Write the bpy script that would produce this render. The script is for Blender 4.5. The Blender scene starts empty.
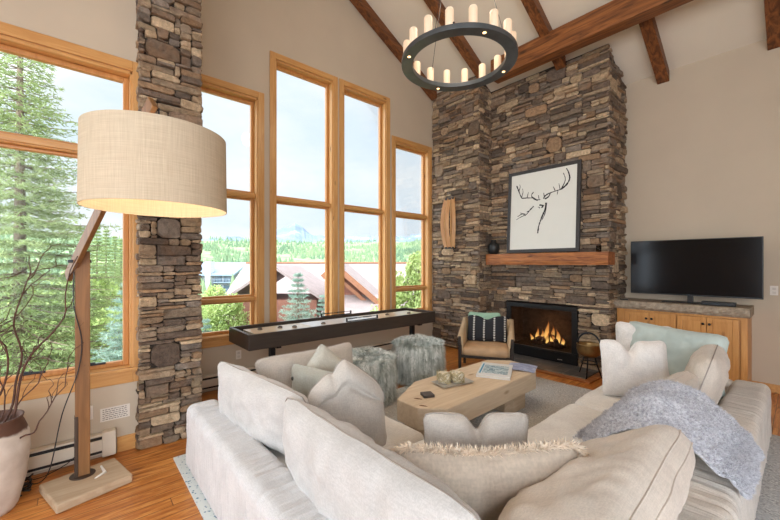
import bpy, bmesh, math, random
from mathutils import Vector, Matrix, noise, Euler
PI = math.pi
R = math.radians
scn = bpy.context.scene
col = scn.collection

# ------------------------------------------------------------------ helpers
def lin(r, g, b):
    f = lambda c: (c/255/12.92) if c/255 <= .04045 else ((c/255+.055)/1.055)**2.4
    return (f(r), f(g), f(b), 1)

class NT:
    """small node-tree helper"""
    def __init__(s, name):
        s.m = bpy.data.materials.new(name); s.m.use_nodes = True
        s.t = s.m.node_tree; s.n = s.t.nodes; s.b = s.n['Principled BSDF']
        s.out = s.n['Material Output']
    def node(s, typ, **kw):
        x = s.n.new(typ)
        for k, v in kw.items():
            if k in x.inputs: x.inputs[k].default_value = v
            else: setattr(x, k, v)
        return x
    def link(s, a, b): s.t.links.new(a, b)
    def coords(s, scale=(1, 1, 1), rot=(0, 0, 0), kind='Object'):
        tc = s.node('ShaderNodeTexCoord'); mp = s.node('ShaderNodeMapping')
        mp.inputs['Scale'].default_value = scale; mp.inputs['Rotation'].default_value = rot
        s.link(tc.outputs[kind], mp.inputs[0]); return mp.outputs[0]
    def noise(s, vec, scale=5, detail=4, rough=.5, dist=0):
        x = s.node('ShaderNodeTexNoise'); x.inputs['Scale'].default_value = scale
        x.inputs['Detail'].default_value = detail; x.inputs['Roughness'].default_value = rough
        x.inputs['Distortion'].default_value = dist
        s.link(vec, x.inputs['Vector']); return x.outputs[0]
    def ramp(s, fac, stops):
        x = s.node('ShaderNodeValToRGB'); e = x.color_ramp.elements
        while len(e) < len(stops): e.new(.5)
        for i, (p, c) in enumerate(stops):
            e[i].position = p; e[i].color = c
        s.link(fac, x.inputs[0]); return x.outputs[0]
    def mix(s, fac, a, b, mode='MIX'):
        x = s.node('ShaderNodeMix'); x.data_type = 'RGBA'; x.blend_type = mode
        for sock, v in ((x.inputs[0], fac), (x.inputs[6], a), (x.inputs[7], b)):
            if isinstance(v, bpy.types.NodeSocket): s.link(v, sock)
            else: sock.default_value = v
        return x.outputs[2]
    def math(s, op, a, b=0):
        x = s.node('ShaderNodeMath'); x.operation = op
        for sock, v in ((x.inputs[0], a), (x.inputs[1], b)):
            if isinstance(v, bpy.types.NodeSocket): s.link(v, sock)
            else: sock.default_value = v
        return x.outputs[0]
    def bump(s, h, strength=.3, dist=.01):
        x = s.node('ShaderNodeBump'); x.inputs['Strength'].default_value = strength
        x.inputs['Distance'].default_value = dist
        s.link(h, x.inputs['Height']); s.link(x.outputs[0], s.b.inputs['Normal'])
    def color(s, c):
        if isinstance(c, bpy.types.NodeSocket): s.link(c, s.b.inputs['Base Color'])
        else: s.b.inputs['Base Color'].default_value = c
    def rough(s, v):
        if isinstance(v, bpy.types.NodeSocket): s.link(v, s.b.inputs['Roughness'])
        else: s.b.inputs['Roughness'].default_value = v

def plain(name, c, rough=.5, metal=0, var=.12, nscale=8, bump=0, bscale=60, bdist=.002, spec=None, sheen=0):
    n = NT(name); v = n.coords()
    n1 = n.noise(v, nscale, 4)
    dark = tuple(max(0, x*(1-var)) for x in c[:3])+(1,); lite = tuple(min(1, x*(1+var)) for x in c[:3])+(1,)
    n.color(n.ramp(n1, [(.3, dark), (.7, lite)]))
    n.rough(rough); n.b.inputs['Metallic'].default_value = metal
    if spec is not None: n.b.inputs['Specular IOR Level'].default_value = spec
    if sheen: n.b.inputs['Sheen Weight'].default_value = sheen
    if bump: n.bump(n.noise(v, bscale, 3), bump, bdist)
    return n.m

def wood(name, c1, c2, axis='Y', scale=1., rough=.45, knots=True, dark=None, bump=.15, contrast=1.):
    """grain running along the given local axis"""
    n = NT(name)
    sc = {'X': (1.2, 14, 14), 'Y': (14, 1.2, 14), 'Z': (14, 14, 1.2)}[axis]
    v = n.coords(tuple(a*scale for a in sc))
    v2 = n.coords(tuple((3 if a > 2 else 1.1)*scale for a in sc))
    g = n.noise(v, 2.2, 6, .6, 1.2)
    c = n.ramp(g, [(.5-.22/contrast, c1), (.5+.22/contrast, c2)])
    big = n.noise(v2, 1.3, 2)
    c = n.mix(n.math('MULTIPLY', big, .5), c, tuple(x*.7 for x in c1[:3])+(1,))
    if knots:
        vo = n.node('ShaderNodeTexVoronoi'); vo.inputs['Scale'].default_value = 2.6
        n.link(v2, vo.inputs['Vector'])
        k = n.ramp(vo.outputs['Distance'], [(.05, (1, 1, 1, 1)), (.14, (0, 0, 0, 1))])
        c = n.mix(n.math('MULTIPLY', k, .75), c, dark or tuple(x*.3 for x in c1[:3])+(1,))
    n.color(c); n.rough(rough)
    n.bump(g, bump, .004)
    return n.m

def fabric(name, c, weave=500, wrinkle=.5, wscale=(1, 1, 1), wfreq=9, var=.1, rough=.9, slub=True):
    n = NT(name); v = n.coords(); vw = n.coords(wscale)
    a = n.noise(n.coords((1, .12, 1)), weave*.5, 2); b = n.noise(n.coords((.12, 1, 1)), weave*.5, 2)
    cc = n.noise(n.coords((1, 1, .12)), weave*.5, 2)
    th = n.math('ADD', n.math('ADD', a, b), cc)
    big = n.noise(v, 6, 3)
    dark = tuple(x*(1-var) for x in c[:3])+(1,); lite = tuple(min(1, x*(1+var*.6)) for x in c[:3])+(1,)
    base = n.ramp(big, [(.3, dark), (.7, lite)])
    if slub:
        s2 = n.ramp(n.math('MULTIPLY', th, .333), [(.42, (.88, .88, .88, 1)), (.58, (1.05, 1.05, 1.05, 1))])
        base = n.mix(1., base, s2, 'MULTIPLY')
    n.color(base); n.rough(rough); n.b.inputs['Sheen Weight'].default_value = .25
    w = n.noise(vw, wfreq, 3, .55, .6)
    h = n.math('ADD', n.math('MULTIPLY', w, 1.), n.math('MULTIPLY', th, .012))
    n.bump(h, wrinkle, .014)
    return n.m

def emis(name, c, s):
    n = NT(name); n.b.inputs['Base Color'].default_value = c
    n.b.inputs['Emission Color'].default_value = c; n.b.inputs['Emission Strength'].default_value = s
    return n.m

def glassmat(name, tint=(1, 1, 1, 1), refl=.35, dark=None):
    """thin pane: clear, with a Fresnel reflection"""
    n = NT(name)
    tr = n.node('ShaderNodeBsdfTransparent'); tr.inputs[0].default_value = tint
    gl = n.node('ShaderNodeBsdfGlossy'); gl.inputs['Roughness'].default_value = .02
    fr = n.node('ShaderNodeFresnel'); fr.inputs[0].default_value = 1.45
    mx = n.node('ShaderNodeMixShader')
    n.link(n.math('MULTIPLY', fr.outputs[0], refl), mx.inputs[0])
    n.link(tr.outputs[0], mx.inputs[1]); n.link(gl.outputs[0], mx.inputs[2])
    n.link(mx.outputs[0], n.out.inputs[0])
    return n.m

class MB:
    """collects geometry for one mesh"""
    def __init__(s): s.v = []; s.f = []; s.mi = []; s.tint = []; s.cur = 0; s.t = (1, 1, 1)
    def add(s, vs, fs):
        o = len(s.v); s.v += [tuple(v) for v in vs]
        for f in fs: s.f.append(tuple(i+o for i in f)); s.mi.append(s.cur); s.tint.append(s.t)
        return s
    def box(s, a, b, rot=None, piv=None):
        x0, y0, z0 = a; x1, y1, z1 = b
        vs = [Vector(p) for p in ((x0, y0, z0), (x1, y0, z0), (x1, y1, z0), (x0, y1, z0), (x0, y0, z1), (x1, y0, z1), (x1, y1, z1), (x0, y1, z1))]
        if rot is not None:
            pv = Vector(piv) if piv else (Vector(a)+Vector(b))/2
            vs = [pv+rot @ (v-pv) for v in vs]
        return s.add(vs, [(0, 3, 2, 1), (4, 5, 6, 7), (0, 1, 5, 4), (1, 2, 6, 5), (2, 3, 7, 6), (3, 0, 4, 7)])
    def beam(s, p, q, w, h, up=(0, 0, 1)):
        """box bar from p to q, w wide, h high"""
        p, q = Vector(p), Vector(q); d = (q-p).normalized(); u = Vector(up)
        if abs(d.dot(u)) > .98: u = Vector((1, 0, 0))
        r = d.cross(u).normalized(); u = r.cross(d).normalized()
        vs = []
        for c in (p, q):
            for a, b in ((-1, -1), (1, -1), (1, 1), (-1, 1)): vs.append(c+r*a*w/2+u*b*h/2)
        return s.add(vs, [(0, 1, 2, 3), (7, 6, 5, 4), (0, 4, 5, 1), (1, 5, 6, 2), (2, 6, 7, 3), (3, 7, 4, 0)])
    def tube(s, pts, r, n=8, caps=True):
        pts = [Vector(p) for p in pts]; rr = r if isinstance(r, (list, tuple)) else [r]*len(pts)
        vs = []; fs = []
        prev = None
        for i, p in enumerate(pts):
            d = (pts[min(i+1, len(pts)-1)]-pts[max(i-1, 0)]).normalized()
            if prev is None:
                u = Vector((0, 0, 1)) if abs(d.z) < .9 else Vector((1, 0, 0))
                a = d.cross(u).normalized()
            else: a = (prev-d*prev.dot(d)).normalized()
            prev = a; b = d.cross(a)
            for k in range(n):
                t = 2*PI*k/n; vs.append(p+(a*math.cos(t)+b*math.sin(t))*rr[i])
        for i in range(len(pts)-1):
            for k in range(n):
                k2 = (k+1) % n; fs.append((i*n+k, i*n+k2, (i+1)*n+k2, (i+1)*n+k))
        if caps:
            fs.append(tuple(range(n-1, -1, -1))); m = (len(pts)-1)*n; fs.append(tuple(m+k for k in range(n)))
        return s.add(vs, fs)
    def lathe(s, prof, c=(0, 0, 0), n=32, jit=0, seed=0):
        vs = []; fs = []; rnd = random.Random(seed); cx, cy, cz = c
        for r, z in prof:
            for k in range(n):
                t = 2*PI*k/n; q = r*(1+jit*(noise.noise(Vector((math.cos(t)*1.5, math.sin(t)*1.5, z*3+seed)))))
                vs.append((cx+q*math.cos(t), cy+q*math.sin(t), cz+z))
        for i in range(len(prof)-1):
            for k in range(n):
                k2 = (k+1) % n; fs.append((i*n+k, i*n+k2, (i+1)*n+k2, (i+1)*n+k))
        if prof[0][0] > 1e-5: fs.append(tuple(range(n-1, -1, -1)))
        if prof[-1][0] > 1e-5: m = (len(prof)-1)*n; fs.append(tuple(m+k for k in range(n)))
        return s.add(vs, fs)
    def ring(s, ri, ro, z0, z1, c=(0, 0), n=96):
        vs = []; fs = []
        for k in range(n):
            t = 2*PI*k/n; ct, st = math.cos(t), math.sin(t)
            for r, z in ((ri, z0), (ro, z0), (ro, z1), (ri, z1)): vs.append((c[0]+r*ct, c[1]+r*st, z))
        for k in range(n):
            a = k*4; b = ((k+1) % n)*4
            for j in range(4): fs.append((a+j, b+j, b+(j+1) % 4, a+(j+1) % 4))
        return s.add(vs, fs)
    def prism(s, poly, z0, z1):
        n = len(poly); vs = [(x, y, z0) for x, y in poly]+[(x, y, z1) for x, y in poly]
        fs = [tuple(range(n-1, -1, -1)), tuple(range(n, 2*n))]+[(i, (i+1) % n, n+(i+1) % n, n+i) for i in range(n)]
        return s.add(vs, fs)
    def build(s, name, mats, parent=None, smooth=False, bevel=0, seg=2, loc=None, rotz=0, sub=0, merge=False):
        me = bpy.data.meshes.new(name); me.from_pydata(s.v, [], s.f)
        if not isinstance(mats, (list, tuple)): mats = [mats]
        for m in mats: me.materials.append(m)
        if len(mats) > 1: me.polygons.foreach_set('material_index', s.mi)
        if any(t != (1, 1, 1) for t in s.tint):
            at = me.color_attributes.new('tint', 'FLOAT_COLOR', 'CORNER'); buf = []
            for p, t in zip(me.polygons, s.tint): buf += list((*t, 1))*p.loop_total
            at.data.foreach_set('color', buf)
        bm = bmesh.new(); bm.from_mesh(me)
        if merge: bmesh.ops.remove_doubles(bm, verts=bm.verts, dist=1e-5)
        if len(bm.faces) < 60000: bmesh.ops.recalc_face_normals(bm, faces=bm.faces)
        bm.to_mesh(me); bm.free()
        if smooth: me.polygons.foreach_set('use_smooth', [True]*len(me.polygons))
        me.update()
        o = bpy.data.objects.new(name, me); col.objects.link(o)
        if parent: o.parent = parent
        if loc: o.location = loc
        if rotz: o.rotation_euler.z = rotz
        if bevel:
            b = o.modifiers.new('bevel', 'BEVEL'); b.width = bevel; b.segments = seg; b.limit_method = 'ANGLE'; b.angle_limit = R(35)
            b.harden_normals = False
            me.polygons.foreach_set('use_smooth', [True]*len(me.polygons))
            me.set_sharp_from_angle(angle=R(50)) if hasattr(me, 'set_sharp_from_angle') else None
            w = o.modifiers.new('wn', 'WEIGHTED_NORMAL'); w.keep_sharp = False
        if sub:
            q = o.modifiers.new('sub', 'SUBSURF'); q.levels = sub; q.render_levels = sub
        return o

def thing(name, label, cat, loc=(0, 0, 0), rotz=0, group=None):
    o = bpy.data.objects.new(name, None); col.objects.link(o); o.location = loc; o.rotation_euler = (0, 0, rotz)
    o.empty_display_size = .1
    return tag(o, label, cat, group)
def tag(o, label, cat, group=None, kind=None):
    o['label'] = label; o['category'] = cat
    if group: o['group'] = group
    if kind: o['kind'] = kind
    return o
def struct(o, label=None):
    o['kind'] = 'structure'
    if label: o['label'] = label
    return o
def dup(o, parent=None):
    c = o.copy(); col.objects.link(c)
    if parent: c.parent = parent
    for ch in list(o.children): dup(ch, c)
    return c

# ------------------------------------------------------------------ materials
M = {}
M['wall'] = plain('wall_paint', lin(194, 179, 158), .85, var=.03, nscale=2, bump=.08, bscale=180)
M['ceil'] = plain('ceiling_paint', lin(222, 213, 197), .9, var=.03, nscale=2, bump=.06, bscale=150)
M['trimwood'] = wood('fir_trim_vertical', lin(198, 142, 82), lin(228, 180, 116), 'Z', .8, .35)
M['trimwood_h'] = wood('fir_trim_level', lin(194, 136, 76), lin(224, 174, 108), 'Y', .8, .35)
M['sash'] = wood('fir_sash', lin(186, 124, 66), lin(214, 156, 92), 'Z', .9, .35, knots=False)
M['beam'] = wood('stained_beam', lin(96, 54, 26), lin(170, 108, 58), 'X', .6, .5, bump=.3, contrast=1.7)
M['rafter'] = wood('stained_rafter', lin(86, 48, 24), lin(152, 94, 50), 'Y', .6, .5, bump=.3, contrast=1.7)
M['mantel'] = wood('mantel_oak', lin(128, 70, 32), lin(202, 130, 70), 'X', .8, .5, bump=.4, contrast=1.9)
M['cabwood'] = wood('knotty_alder', lin(190, 130, 66), lin(222, 166, 98), 'Z', .7, .4, bump=.1)
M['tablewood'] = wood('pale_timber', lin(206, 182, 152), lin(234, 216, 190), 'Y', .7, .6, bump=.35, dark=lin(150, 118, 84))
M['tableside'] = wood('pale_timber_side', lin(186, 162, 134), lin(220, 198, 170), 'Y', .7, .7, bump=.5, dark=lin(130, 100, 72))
M['lampwood'] = wood('lamp_oak', lin(112, 74, 38), lin(152, 106, 60), 'Z', .8, .5, knots=False)
M['lampbase'] = wood('lamp_base_oak', lin(172, 146, 116), lin(200, 178, 150), 'Y', .8, .7, knots=False)
M['dkwood'] = wood('espresso_wood', lin(48, 40, 36), lin(70, 58, 50), 'Y', .8, .35, knots=False, bump=.05)
M['chairwood'] = plain('chair_black_wood', lin(44, 34, 28), .45)
M['black'] = plain('black_metal', lin(34, 34, 36), .4, .6, var=.1)
M['iron'] = plain('dark_iron', lin(58, 62, 66), .42, .75, var=.2)
M['brass'] = plain('aged_brass', lin(150, 122, 80), .38, .9, var=.25, nscale=14)
M['plastic'] = plain('black_plastic', lin(16, 16, 17), .35)
M['white'] = plain('white_plastic', lin(225, 218, 208), .5, var=.02)
M['heater'] = plain('heater_enamel', lin(214, 202, 184), .4, var=.03)
M['slate'] = None

# floor boards run along Y
n = NT('pine_floor')
tc = n.node('ShaderNodeTexCoord'); sp = n.node('ShaderNodeSeparateXYZ'); n.link(tc.outputs['Object'], sp.inputs[0])
px = n.math('DIVIDE', sp.outputs[0], .098); idx = n.math('FLOOR', px); fr = n.math('FRACT', px)
wn = n.node('ShaderNodeTexWhiteNoise'); wn.noise_dimensions = '1D'; n.link(idx, wn.inputs['W'])
py = n.math('DIVIDE', n.math('ADD', sp.outputs[1], n.math('MULTIPLY', wn.outputs[0], 7.3)), 1.9); iy = n.math('FLOOR', py); fy = n.math('FRACT', py)
w2 = n.node('ShaderNodeTexWhiteNoise'); w2.noise_dimensions = '2D'
cb = n.node('ShaderNodeCombineXYZ'); n.link(idx, cb.inputs[0]); n.link(iy, cb.inputs[1]); n.link(cb.outputs[0], w2.inputs['Vector'])
off = n.node('ShaderNodeCombineXYZ'); n.link(n.math('MULTIPLY', w2.outputs[0], 40), off.inputs[2])
va = n.node('ShaderNodeVectorMath'); va.operation = 'ADD'; n.link(n.coords((16, 1.3, 1)), va.inputs[0]); n.link(off.outputs[0], va.inputs[1])
g = n.noise(va.outputs[0], 2, 6, .6, 1.5)
c = n.ramp(g, [(.3, lin(140, 78, 28)), (.5, lin(196, 124, 56)), (.7, lin(230, 170, 94))])
c = n.mix(n.math('MULTIPLY', w2.outputs[0], .45), c, lin(160, 90, 38))
vb = n.node('ShaderNodeVectorMath'); vb.operation = 'ADD'; n.link(n.coords((5, 1.6, 1)), vb.inputs[0]); n.link(off.outputs[0], vb.inputs[1])
vo = n.node('ShaderNodeTexVoronoi'); vo.inputs['Scale'].default_value = 1.5; n.link(vb.outputs[0], vo.inputs['Vector'])
k = n.ramp(vo.outputs['Distance'], [(.05, (1, 1, 1, 1)), (.16, (0, 0, 0, 1))])
c = n.mix(n.math('MULTIPLY', k, .7), c, lin(92, 44, 18))
ed = n.math('LESS_THAN', n.math('MINIMUM', fr, n.math('SUBTRACT', 1, fr)), .025)
ed2 = n.math('LESS_THAN', n.math('MINIMUM', fy, n.math('SUBTRACT', 1, fy)), .0013)
gap = n.math('MAXIMUM', ed, ed2)
c = n.mix(n.math('MULTIPLY', gap, .8), c, lin(66, 34, 16))
n.color(c); n.rough(.33); n.bump(n.math('SUBTRACT', n.math('MULTIPLY', g, .3), gap), .25, .003)
M['floor'] = n.m

# stone: colour of each stone from its own attribute
def stonemat(name):
    n = NT(name)
    at = n.node('ShaderNodeAttribute'); at.attribute_name = 'tint'
    v = n.coords(); a = n.noise(v, 22, 6, .65); b = n.noise(v, 5, 3); d = n.noise(n.coords((1, 1, 3)), 60, 4, .7)
    c = n.mix(.75, at.outputs['Color'], n.ramp(a, [(.28, (.45, .42, .4, 1)), (.72, (1.5, 1.45, 1.4, 1))]), 'MULTIPLY')
    c = n.mix(n.math('MULTIPLY', n.ramp(b, [(.52, (0, 0, 0, 1)), (.66, (1, 1, 1, 1))]), .35), c, lin(150, 112, 78))
    n.color(c); n.rough(.88); n.b.inputs['Specular IOR Level'].default_value = .25
    n.bump(n.math('ADD', a, n.math('MULTIPLY', d, .5)), 1., .03)
    return n.m
M['stone'] = stonemat('ledge_stone')
M['mortar'] = plain('dark_joint', lin(58, 48, 40), .95, var=.3, nscale=30)

# ------------------------------------------------------------------ geometry constants (metres)
XL, XW = -3.83, -4.91        # near window wall, far window wall
YS, YB, YW = 5.40, 5.78, 6.52  # stone pier front, chimney breast front, end wall
XP, XC = -3.81, -1.86        # pier right edge, breast right edge
def zc(y): return 4.42+.53*(YW-y) if y > .5 else 4.42+.53*(YW-.5)-.53*(.5-y)

# ------------------------------------------------------------------ room shell
m = MB(); m.box((-5.2, -5.6, -.12), (3.7, 6.7, 0)); struct(m.build('floor', M['floor']))
m = MB()
def roof(y0, y1, x0=-5.3, x1=3.8, t=.25):
    vs = [(x0, y0, zc(y0)), (x1, y0, zc(y0)), (x1, y1, zc(y1)), (x0, y1, zc(y1))]
    m.add(vs+[(a, b, c+t) for a, b, c in vs], [(0, 1, 2, 3), (7, 6, 5, 4), (0, 4, 5, 1), (1, 5, 6, 2), (2, 6, 7, 3), (3, 7, 4, 0)])
roof(.5, YW+.45); roof(-5.9, .5); struct(m.build('ceiling', M['ceil']))

def wall_x(name, x, t, y0, y1, opens, topf):
    """wall in a plane x, material from x to x-t; opens = (ya, yb, za, zb) sorted"""
    m = MB(); cuts = sorted({y0, y1, *[o[0] for o in opens], *[o[1] for o in opens]} | ({.5} if y0 < .5 < y1 else set()))
    for a, b in zip(cuts, cuts[1:]):
        o = next((o for o in opens if o[0] <= a+1e-6 and o[1] >= b-1e-6), None)
        spans = [(0, None)] if not o else ([(0, o[2])] if o[2] > 0 else [])+[(o[3], None)]
        for za, zb in spans:
            ta, tb = (topf(a), topf(b)) if zb is None else (zb, zb)
            xs = (x-t, x)
            vs = [(xs[0], a, za), (xs[1], a, za), (xs[1], b, za), (xs[0], b, za), (xs[0], a, ta), (xs[1], a, ta), (xs[1], b, tb), (xs[0], b, tb)]
            m.add(vs, [(0, 3, 2, 1), (4, 5, 6, 7), (0, 1, 5, 4), (1, 2, 6, 5), (2, 3, 7, 6), (3, 0, 4, 7)])
    return struct(m.build(name, M['wall']))
W1 = (-2.35, .37, .69, 3.27)
WS = [(.99, 1.875, .66, 3.87), (2.125, 3.07, .66, 4.5), (3.275, 4.18, .66, 4.5), (4.4, 5.295, .66, 3.85)]
wall_x('wall_left', XL, .2, -5.5, .87, [(-4.9, -2.8, .69, 3.27), W1], zc)
wall_x('wall_window', XW, .2, .80, YW+.1, WS, zc)
m = MB(); m.box((XW-.0, .80, 0), (XL-.2, .87, zc(.85))); struct(m.build('wall_return', M['wall']))
m = MB(); m.box((-5.1, YW, 0), (3.7, YW+.15, zc(YW))); struct(m.build('wall_end', M['wall']))
# right wall and rear wall, unseen, with bare openings added to let daylight in
wall_x('wall_right', 3.7, .15, -5.5, YW, [(-4.6, -2.2, .3, 4.3), (-1.9, .3, .3, 4.6)], zc)
m = MB()
for a, b in (((-3.83, -5.6, 0), (-.6, -5.45, 4.1)), ((3.2, -5.6, 0), (3.7, -5.45, 4.1)), ((-.6, -5.6, 4.0), (3.2, -5.45, 4.1)), ((-.6, -5.6, 0), (3.2, -5.45, .3))): m.box(a, b)
struct(m.build('wall_rear', M['wall']))

# ------------------------------------------------------------------ windows
M['glass'] = glassmat('window_glass', (.98, .99, .985, 1), .22)
def window(k, x, o, bars, ledge=True, cas=.085, latch=False):
    ya, yb, za, zb = o
    m = MB(); th = .022
    # casing on the wall face
    m.box((x, ya-cas, za-(.11 if ledge else cas)), (x+th, ya, zb+cas)); m.box((x, yb, za-(.11 if ledge else cas)), (x+th, yb+cas, zb+cas))
    fr = struct(m.build(f'window_{k}', M['trimwood'], bevel=.004))
    m = MB(); m.box((x, ya, zb), (x+th, yb, zb+cas)); m.box((x, ya, za-.11), (x+th, yb, za-.005))
    m.build('casing', M['trimwood_h'], fr, bevel=.004)
    m = MB(); j = .018  # jamb lining
    m.box((x-.16, ya, za), (x+.004, ya+j, zb)); m.box((x-.16, yb-j, za), (x+.004, yb, zb))
    m.build('jamb', M['trimwood'], fr)
    m = MB(); m.box((x-.16, ya, zb-.03), (x+.004, yb, zb)); m.box((x-.16, ya, za), (x+.03, yb, za+.02))
    m.box((x, ya-cas-.01, za-.005), (x+.045, yb+cas+.01, za+.02))
    m.build('window_sill', M['trimwood_h'], fr, bevel=.004)
    s = MB(); p = MB(); e = MB()
    edges = [za+.02]+bars+[zb-j]
    zs = []
    lo = za+.02
    for b0, b1 in bars: zs.append((lo, b0)); e.box((x-.15, ya+j, b0), (x-.035, yb-j, b1)); e.box((x-.15, ya+j, (b0+b1)/2-.022), (x-.015, yb-j, (b0+b1)/2+.022)); lo = b1
    zs.append((lo, zb-.03)); w = .042
    for a, b in zs:
        wa, wb = (w if a == za+.02 else .026), (w if b == zb-.03 else .026)
        for q in ((ya+j, ya+j+w, a, b), (yb-j-w, yb-j, a, b), (ya+j+w, yb-j-w, a, a+wa), (ya+j+w, yb-j-w, b-wb, b)):
            s.box((x-.14, q[0], q[2]), (x-.085, q[1], q[3])); 
        p.box((x-.118, ya+j+w-.005, a+wa-.005), (x-.112, yb-j-w+.005, b-wb+.005))
    if bars: e.build('mullion', M['trimwood_h'], fr, bevel=.006)
    s.build('sash', M['sash'], fr, bevel=.006)
    p.build('window_pane', M['glass'], fr)
    if latch:
        l = MB()
        for yy in latch: l.box((x-.07, yy-.07, za+.062), (x-.05, yy+.07, za+.078)); l.box((x-.06, yy-.05, za+.075), (x-.045, yy+.0, za+.09))
        l.build('latch', M['iron'], fr, bevel=.003)
    return fr
window(1, XL, W1, [(2.50, 2.565)], latch=(-.25, .12))
window(2, XW, WS[0], [(1.105, 1.155), (2.50, 2.57)])
window(3, XW, WS[1], [(2.50, 2.565)])
window(4, XW, WS[2], [(2.50, 2.565)])
window(5, XW, WS[3], [(1.105, 1.155), (2.50, 2.57)])

# baseboards
m = MB(); m.box((XC, YW-.016, 0), (3.5, YW, .11)); struct(m.build('baseboard_end', M['trimwood_h'], bevel=.003))
m = MB(); m.box((XL, .26, 0), (XL+.016, .42, .13)); struct(m.build('baseboard_left', M['trimwood_h'], bevel=.003))
m = MB(); m.box((XW, 4.9, 0), (XW+.016, YS, .11)); struct(m.build('baseboard_window', M['trimwood_h'], bevel=.003))

# ------------------------------------------------------------------ ledge-stone masonry
TINTS = [lin(146, 130, 112), lin(160, 142, 120), lin(122, 107, 93), lin(178, 156, 130), lin(138, 124, 110), lin(112, 98, 87), lin(168, 148, 122), lin(134, 116, 99), lin(154, 128, 102), lin(128, 118, 108), lin(190, 170, 142), lin(104, 92, 82)]
def stones(m, O, U, N, w, h, seed, du=.05, dv=.032, big=.03, holes=(), topf=None, proud=1.):
    O, U, N = Vector(O), Vector(U), Vector(N); V = Vector((0, 0, 1)); rnd = random.Random(seed)
    nu, nv = max(1, round(w/du)), max(1, round(h/dv)); du = w/nu; dv = h/nv
    occ = [[False]*nu for _ in range(nv)]
    for (u0, u1, v0, v1) in holes:
        for j in range(nv):
            for i in range(nu):
                if u0 < (i+.5)*du < u1 and v0 < (j+.5)*dv < v1: occ[j][i] = True
    def fits(i, j, a, b):
        if i+a > nu or j+b > nv: return False
        return all(not occ[q][p] for q in range(j, j+b) for p in range(i, i+a))
    rects = []
    def put(i, j, a, b):
        for q in range(j, j+b):
            for p in range(i, i+a): occ[q][p] = True
        rects.append((i, j, a, b))
    for _ in range(int(nu*nv*big/18)):
        a, b = rnd.choice(((4, 6), (5, 5), (6, 5), (4, 8), (5, 7), (3, 5), (7, 4), (4, 4), (4, 3), (3, 4), (2, 5)))
        i, j = rnd.randrange(nu), rnd.randrange(nv)
        if fits(i, j, a, b): put(i, j, a, b)
    for j in range(nv):
        i = 0
        while i < nu:
            if occ[j][i]: i += 1; continue
            b = rnd.choice((1, 1, 1, 2, 2, 2, 3)); a = rnd.choice((2, 3, 4, 5, 6, 8)) if b < 3 else rnd.choice((3, 4, 5, 6))
            while b > 1 and not fits(i, j, 1, b): b -= 1
            while a > 1 and not fits(i, j, a, b): a -= 1
            if nu-(i+a) == 1 and fits(i, j, a+1, b): a += 1
            put(i, j, a, b); i += a
    for (i, j, a, b) in rects:
        g = .003
        u0, u1, v0, v1 = i*du+g, (i+a)*du-g, j*dv+g*.8, (j+b)*dv-g*.8
        tl = rnd.uniform(-.12, .12)*min(dv, .03)
        bigst = b >= 4
        d = rnd.uniform(.018, .062)*proud if not bigst else rnd.uniform(.03, .05)*proud
        mu0 = (u0+u1)/2
        cu = min((u1-u0)*.3, .03 if not bigst else .09); cv = min((v1-v0)*.34, .02 if not bigst else .09)
        r1 = lambda: rnd.uniform(.15, 1.0)
        P = []
        c = [r1() for _ in range(8)]
        P = [(u0+cu*c[0], v0), (u1-cu*c[1], v0), (u1, v0+cv*c[2]), (u1, v1-cv*c[3]), (u1-cu*c[4], v1), (u0+cu*c[5], v1), (u0, v1-cv*c[6]), (u0, v0+cv*c[7])]
        P = [(x+rnd.uniform(-.005, .005), y+rnd.uniform(-.0045, .0045)+tl*(x-mu0)*6) for x, y in P]
        mu, mv = (u0+u1)/2, (v0+v1)/2
        if topf and mv > topf(mu)-.02: continue
        e = min(.009, (v1-v0)*.2)
        tilt = rnd.uniform(-.012, .012); tilt2 = rnd.uniform(-.010, .006)
        ring = lambda k, dep, var: [O+U*(x+(mu-x)*k/(abs(mu-x)+.02))+V*(y+(mv-y)*k/(abs(mv-y)+.01))+N*(dep+var*(rnd.uniform(-1, 1))+(tilt*(x-mu)/max(.02, u1-u0)+tilt2*(y-mv)/max(.02, v1-v0) if dep > 0.003 else 0)) for x, y in P]
        vs = ring(0, 0, 0)+ring(e*.12, d-e*.7, .002)+ring(e, d, .003)
        cen = O+U*mu+V*mv+N*(d+rnd.uniform(0, .006))
        fs = []
        for L in (0, 8):
            for q in range(8): fs.append((L+q, L+(q+1) % 8, L+8+(q+1) % 8, L+8+q))
        vs.append(cen)
        for q in range(8): fs.append((16+q, 16+(q+1) % 8, 24))
        t = rnd.choice(TINTS); kx = rnd.uniform(.84, 1.42)
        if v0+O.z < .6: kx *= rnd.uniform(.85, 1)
        m.t = (t[0]*kx, t[1]*kx, t[2]*kx)
        m.add(vs, fs)
    m.t = (1, 1, 1)

# stone column between the two window walls
colm = thing('stone_column', 'floor-to-ceiling stacked ledge-stone column between the big windows, behind the drum lamp', 'stone column', (-3.86, .65, 0))
colm['kind'] = 'structure'
m = MB(); cy0, cy1, cf = .43-.65, .865-.65, -3.755+3.86
m.box((-.25, cy0, 0), (cf, cy1, 7.1)); m.build('masonry_core', M['mortar'], colm)
m = MB()
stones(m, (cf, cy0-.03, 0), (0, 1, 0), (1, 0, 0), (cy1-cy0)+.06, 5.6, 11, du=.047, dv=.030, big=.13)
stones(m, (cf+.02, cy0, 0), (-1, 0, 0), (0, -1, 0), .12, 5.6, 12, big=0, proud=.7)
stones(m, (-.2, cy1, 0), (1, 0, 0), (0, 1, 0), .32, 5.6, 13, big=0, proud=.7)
m.build('ledge_stones', M['stone'], colm)

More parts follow.
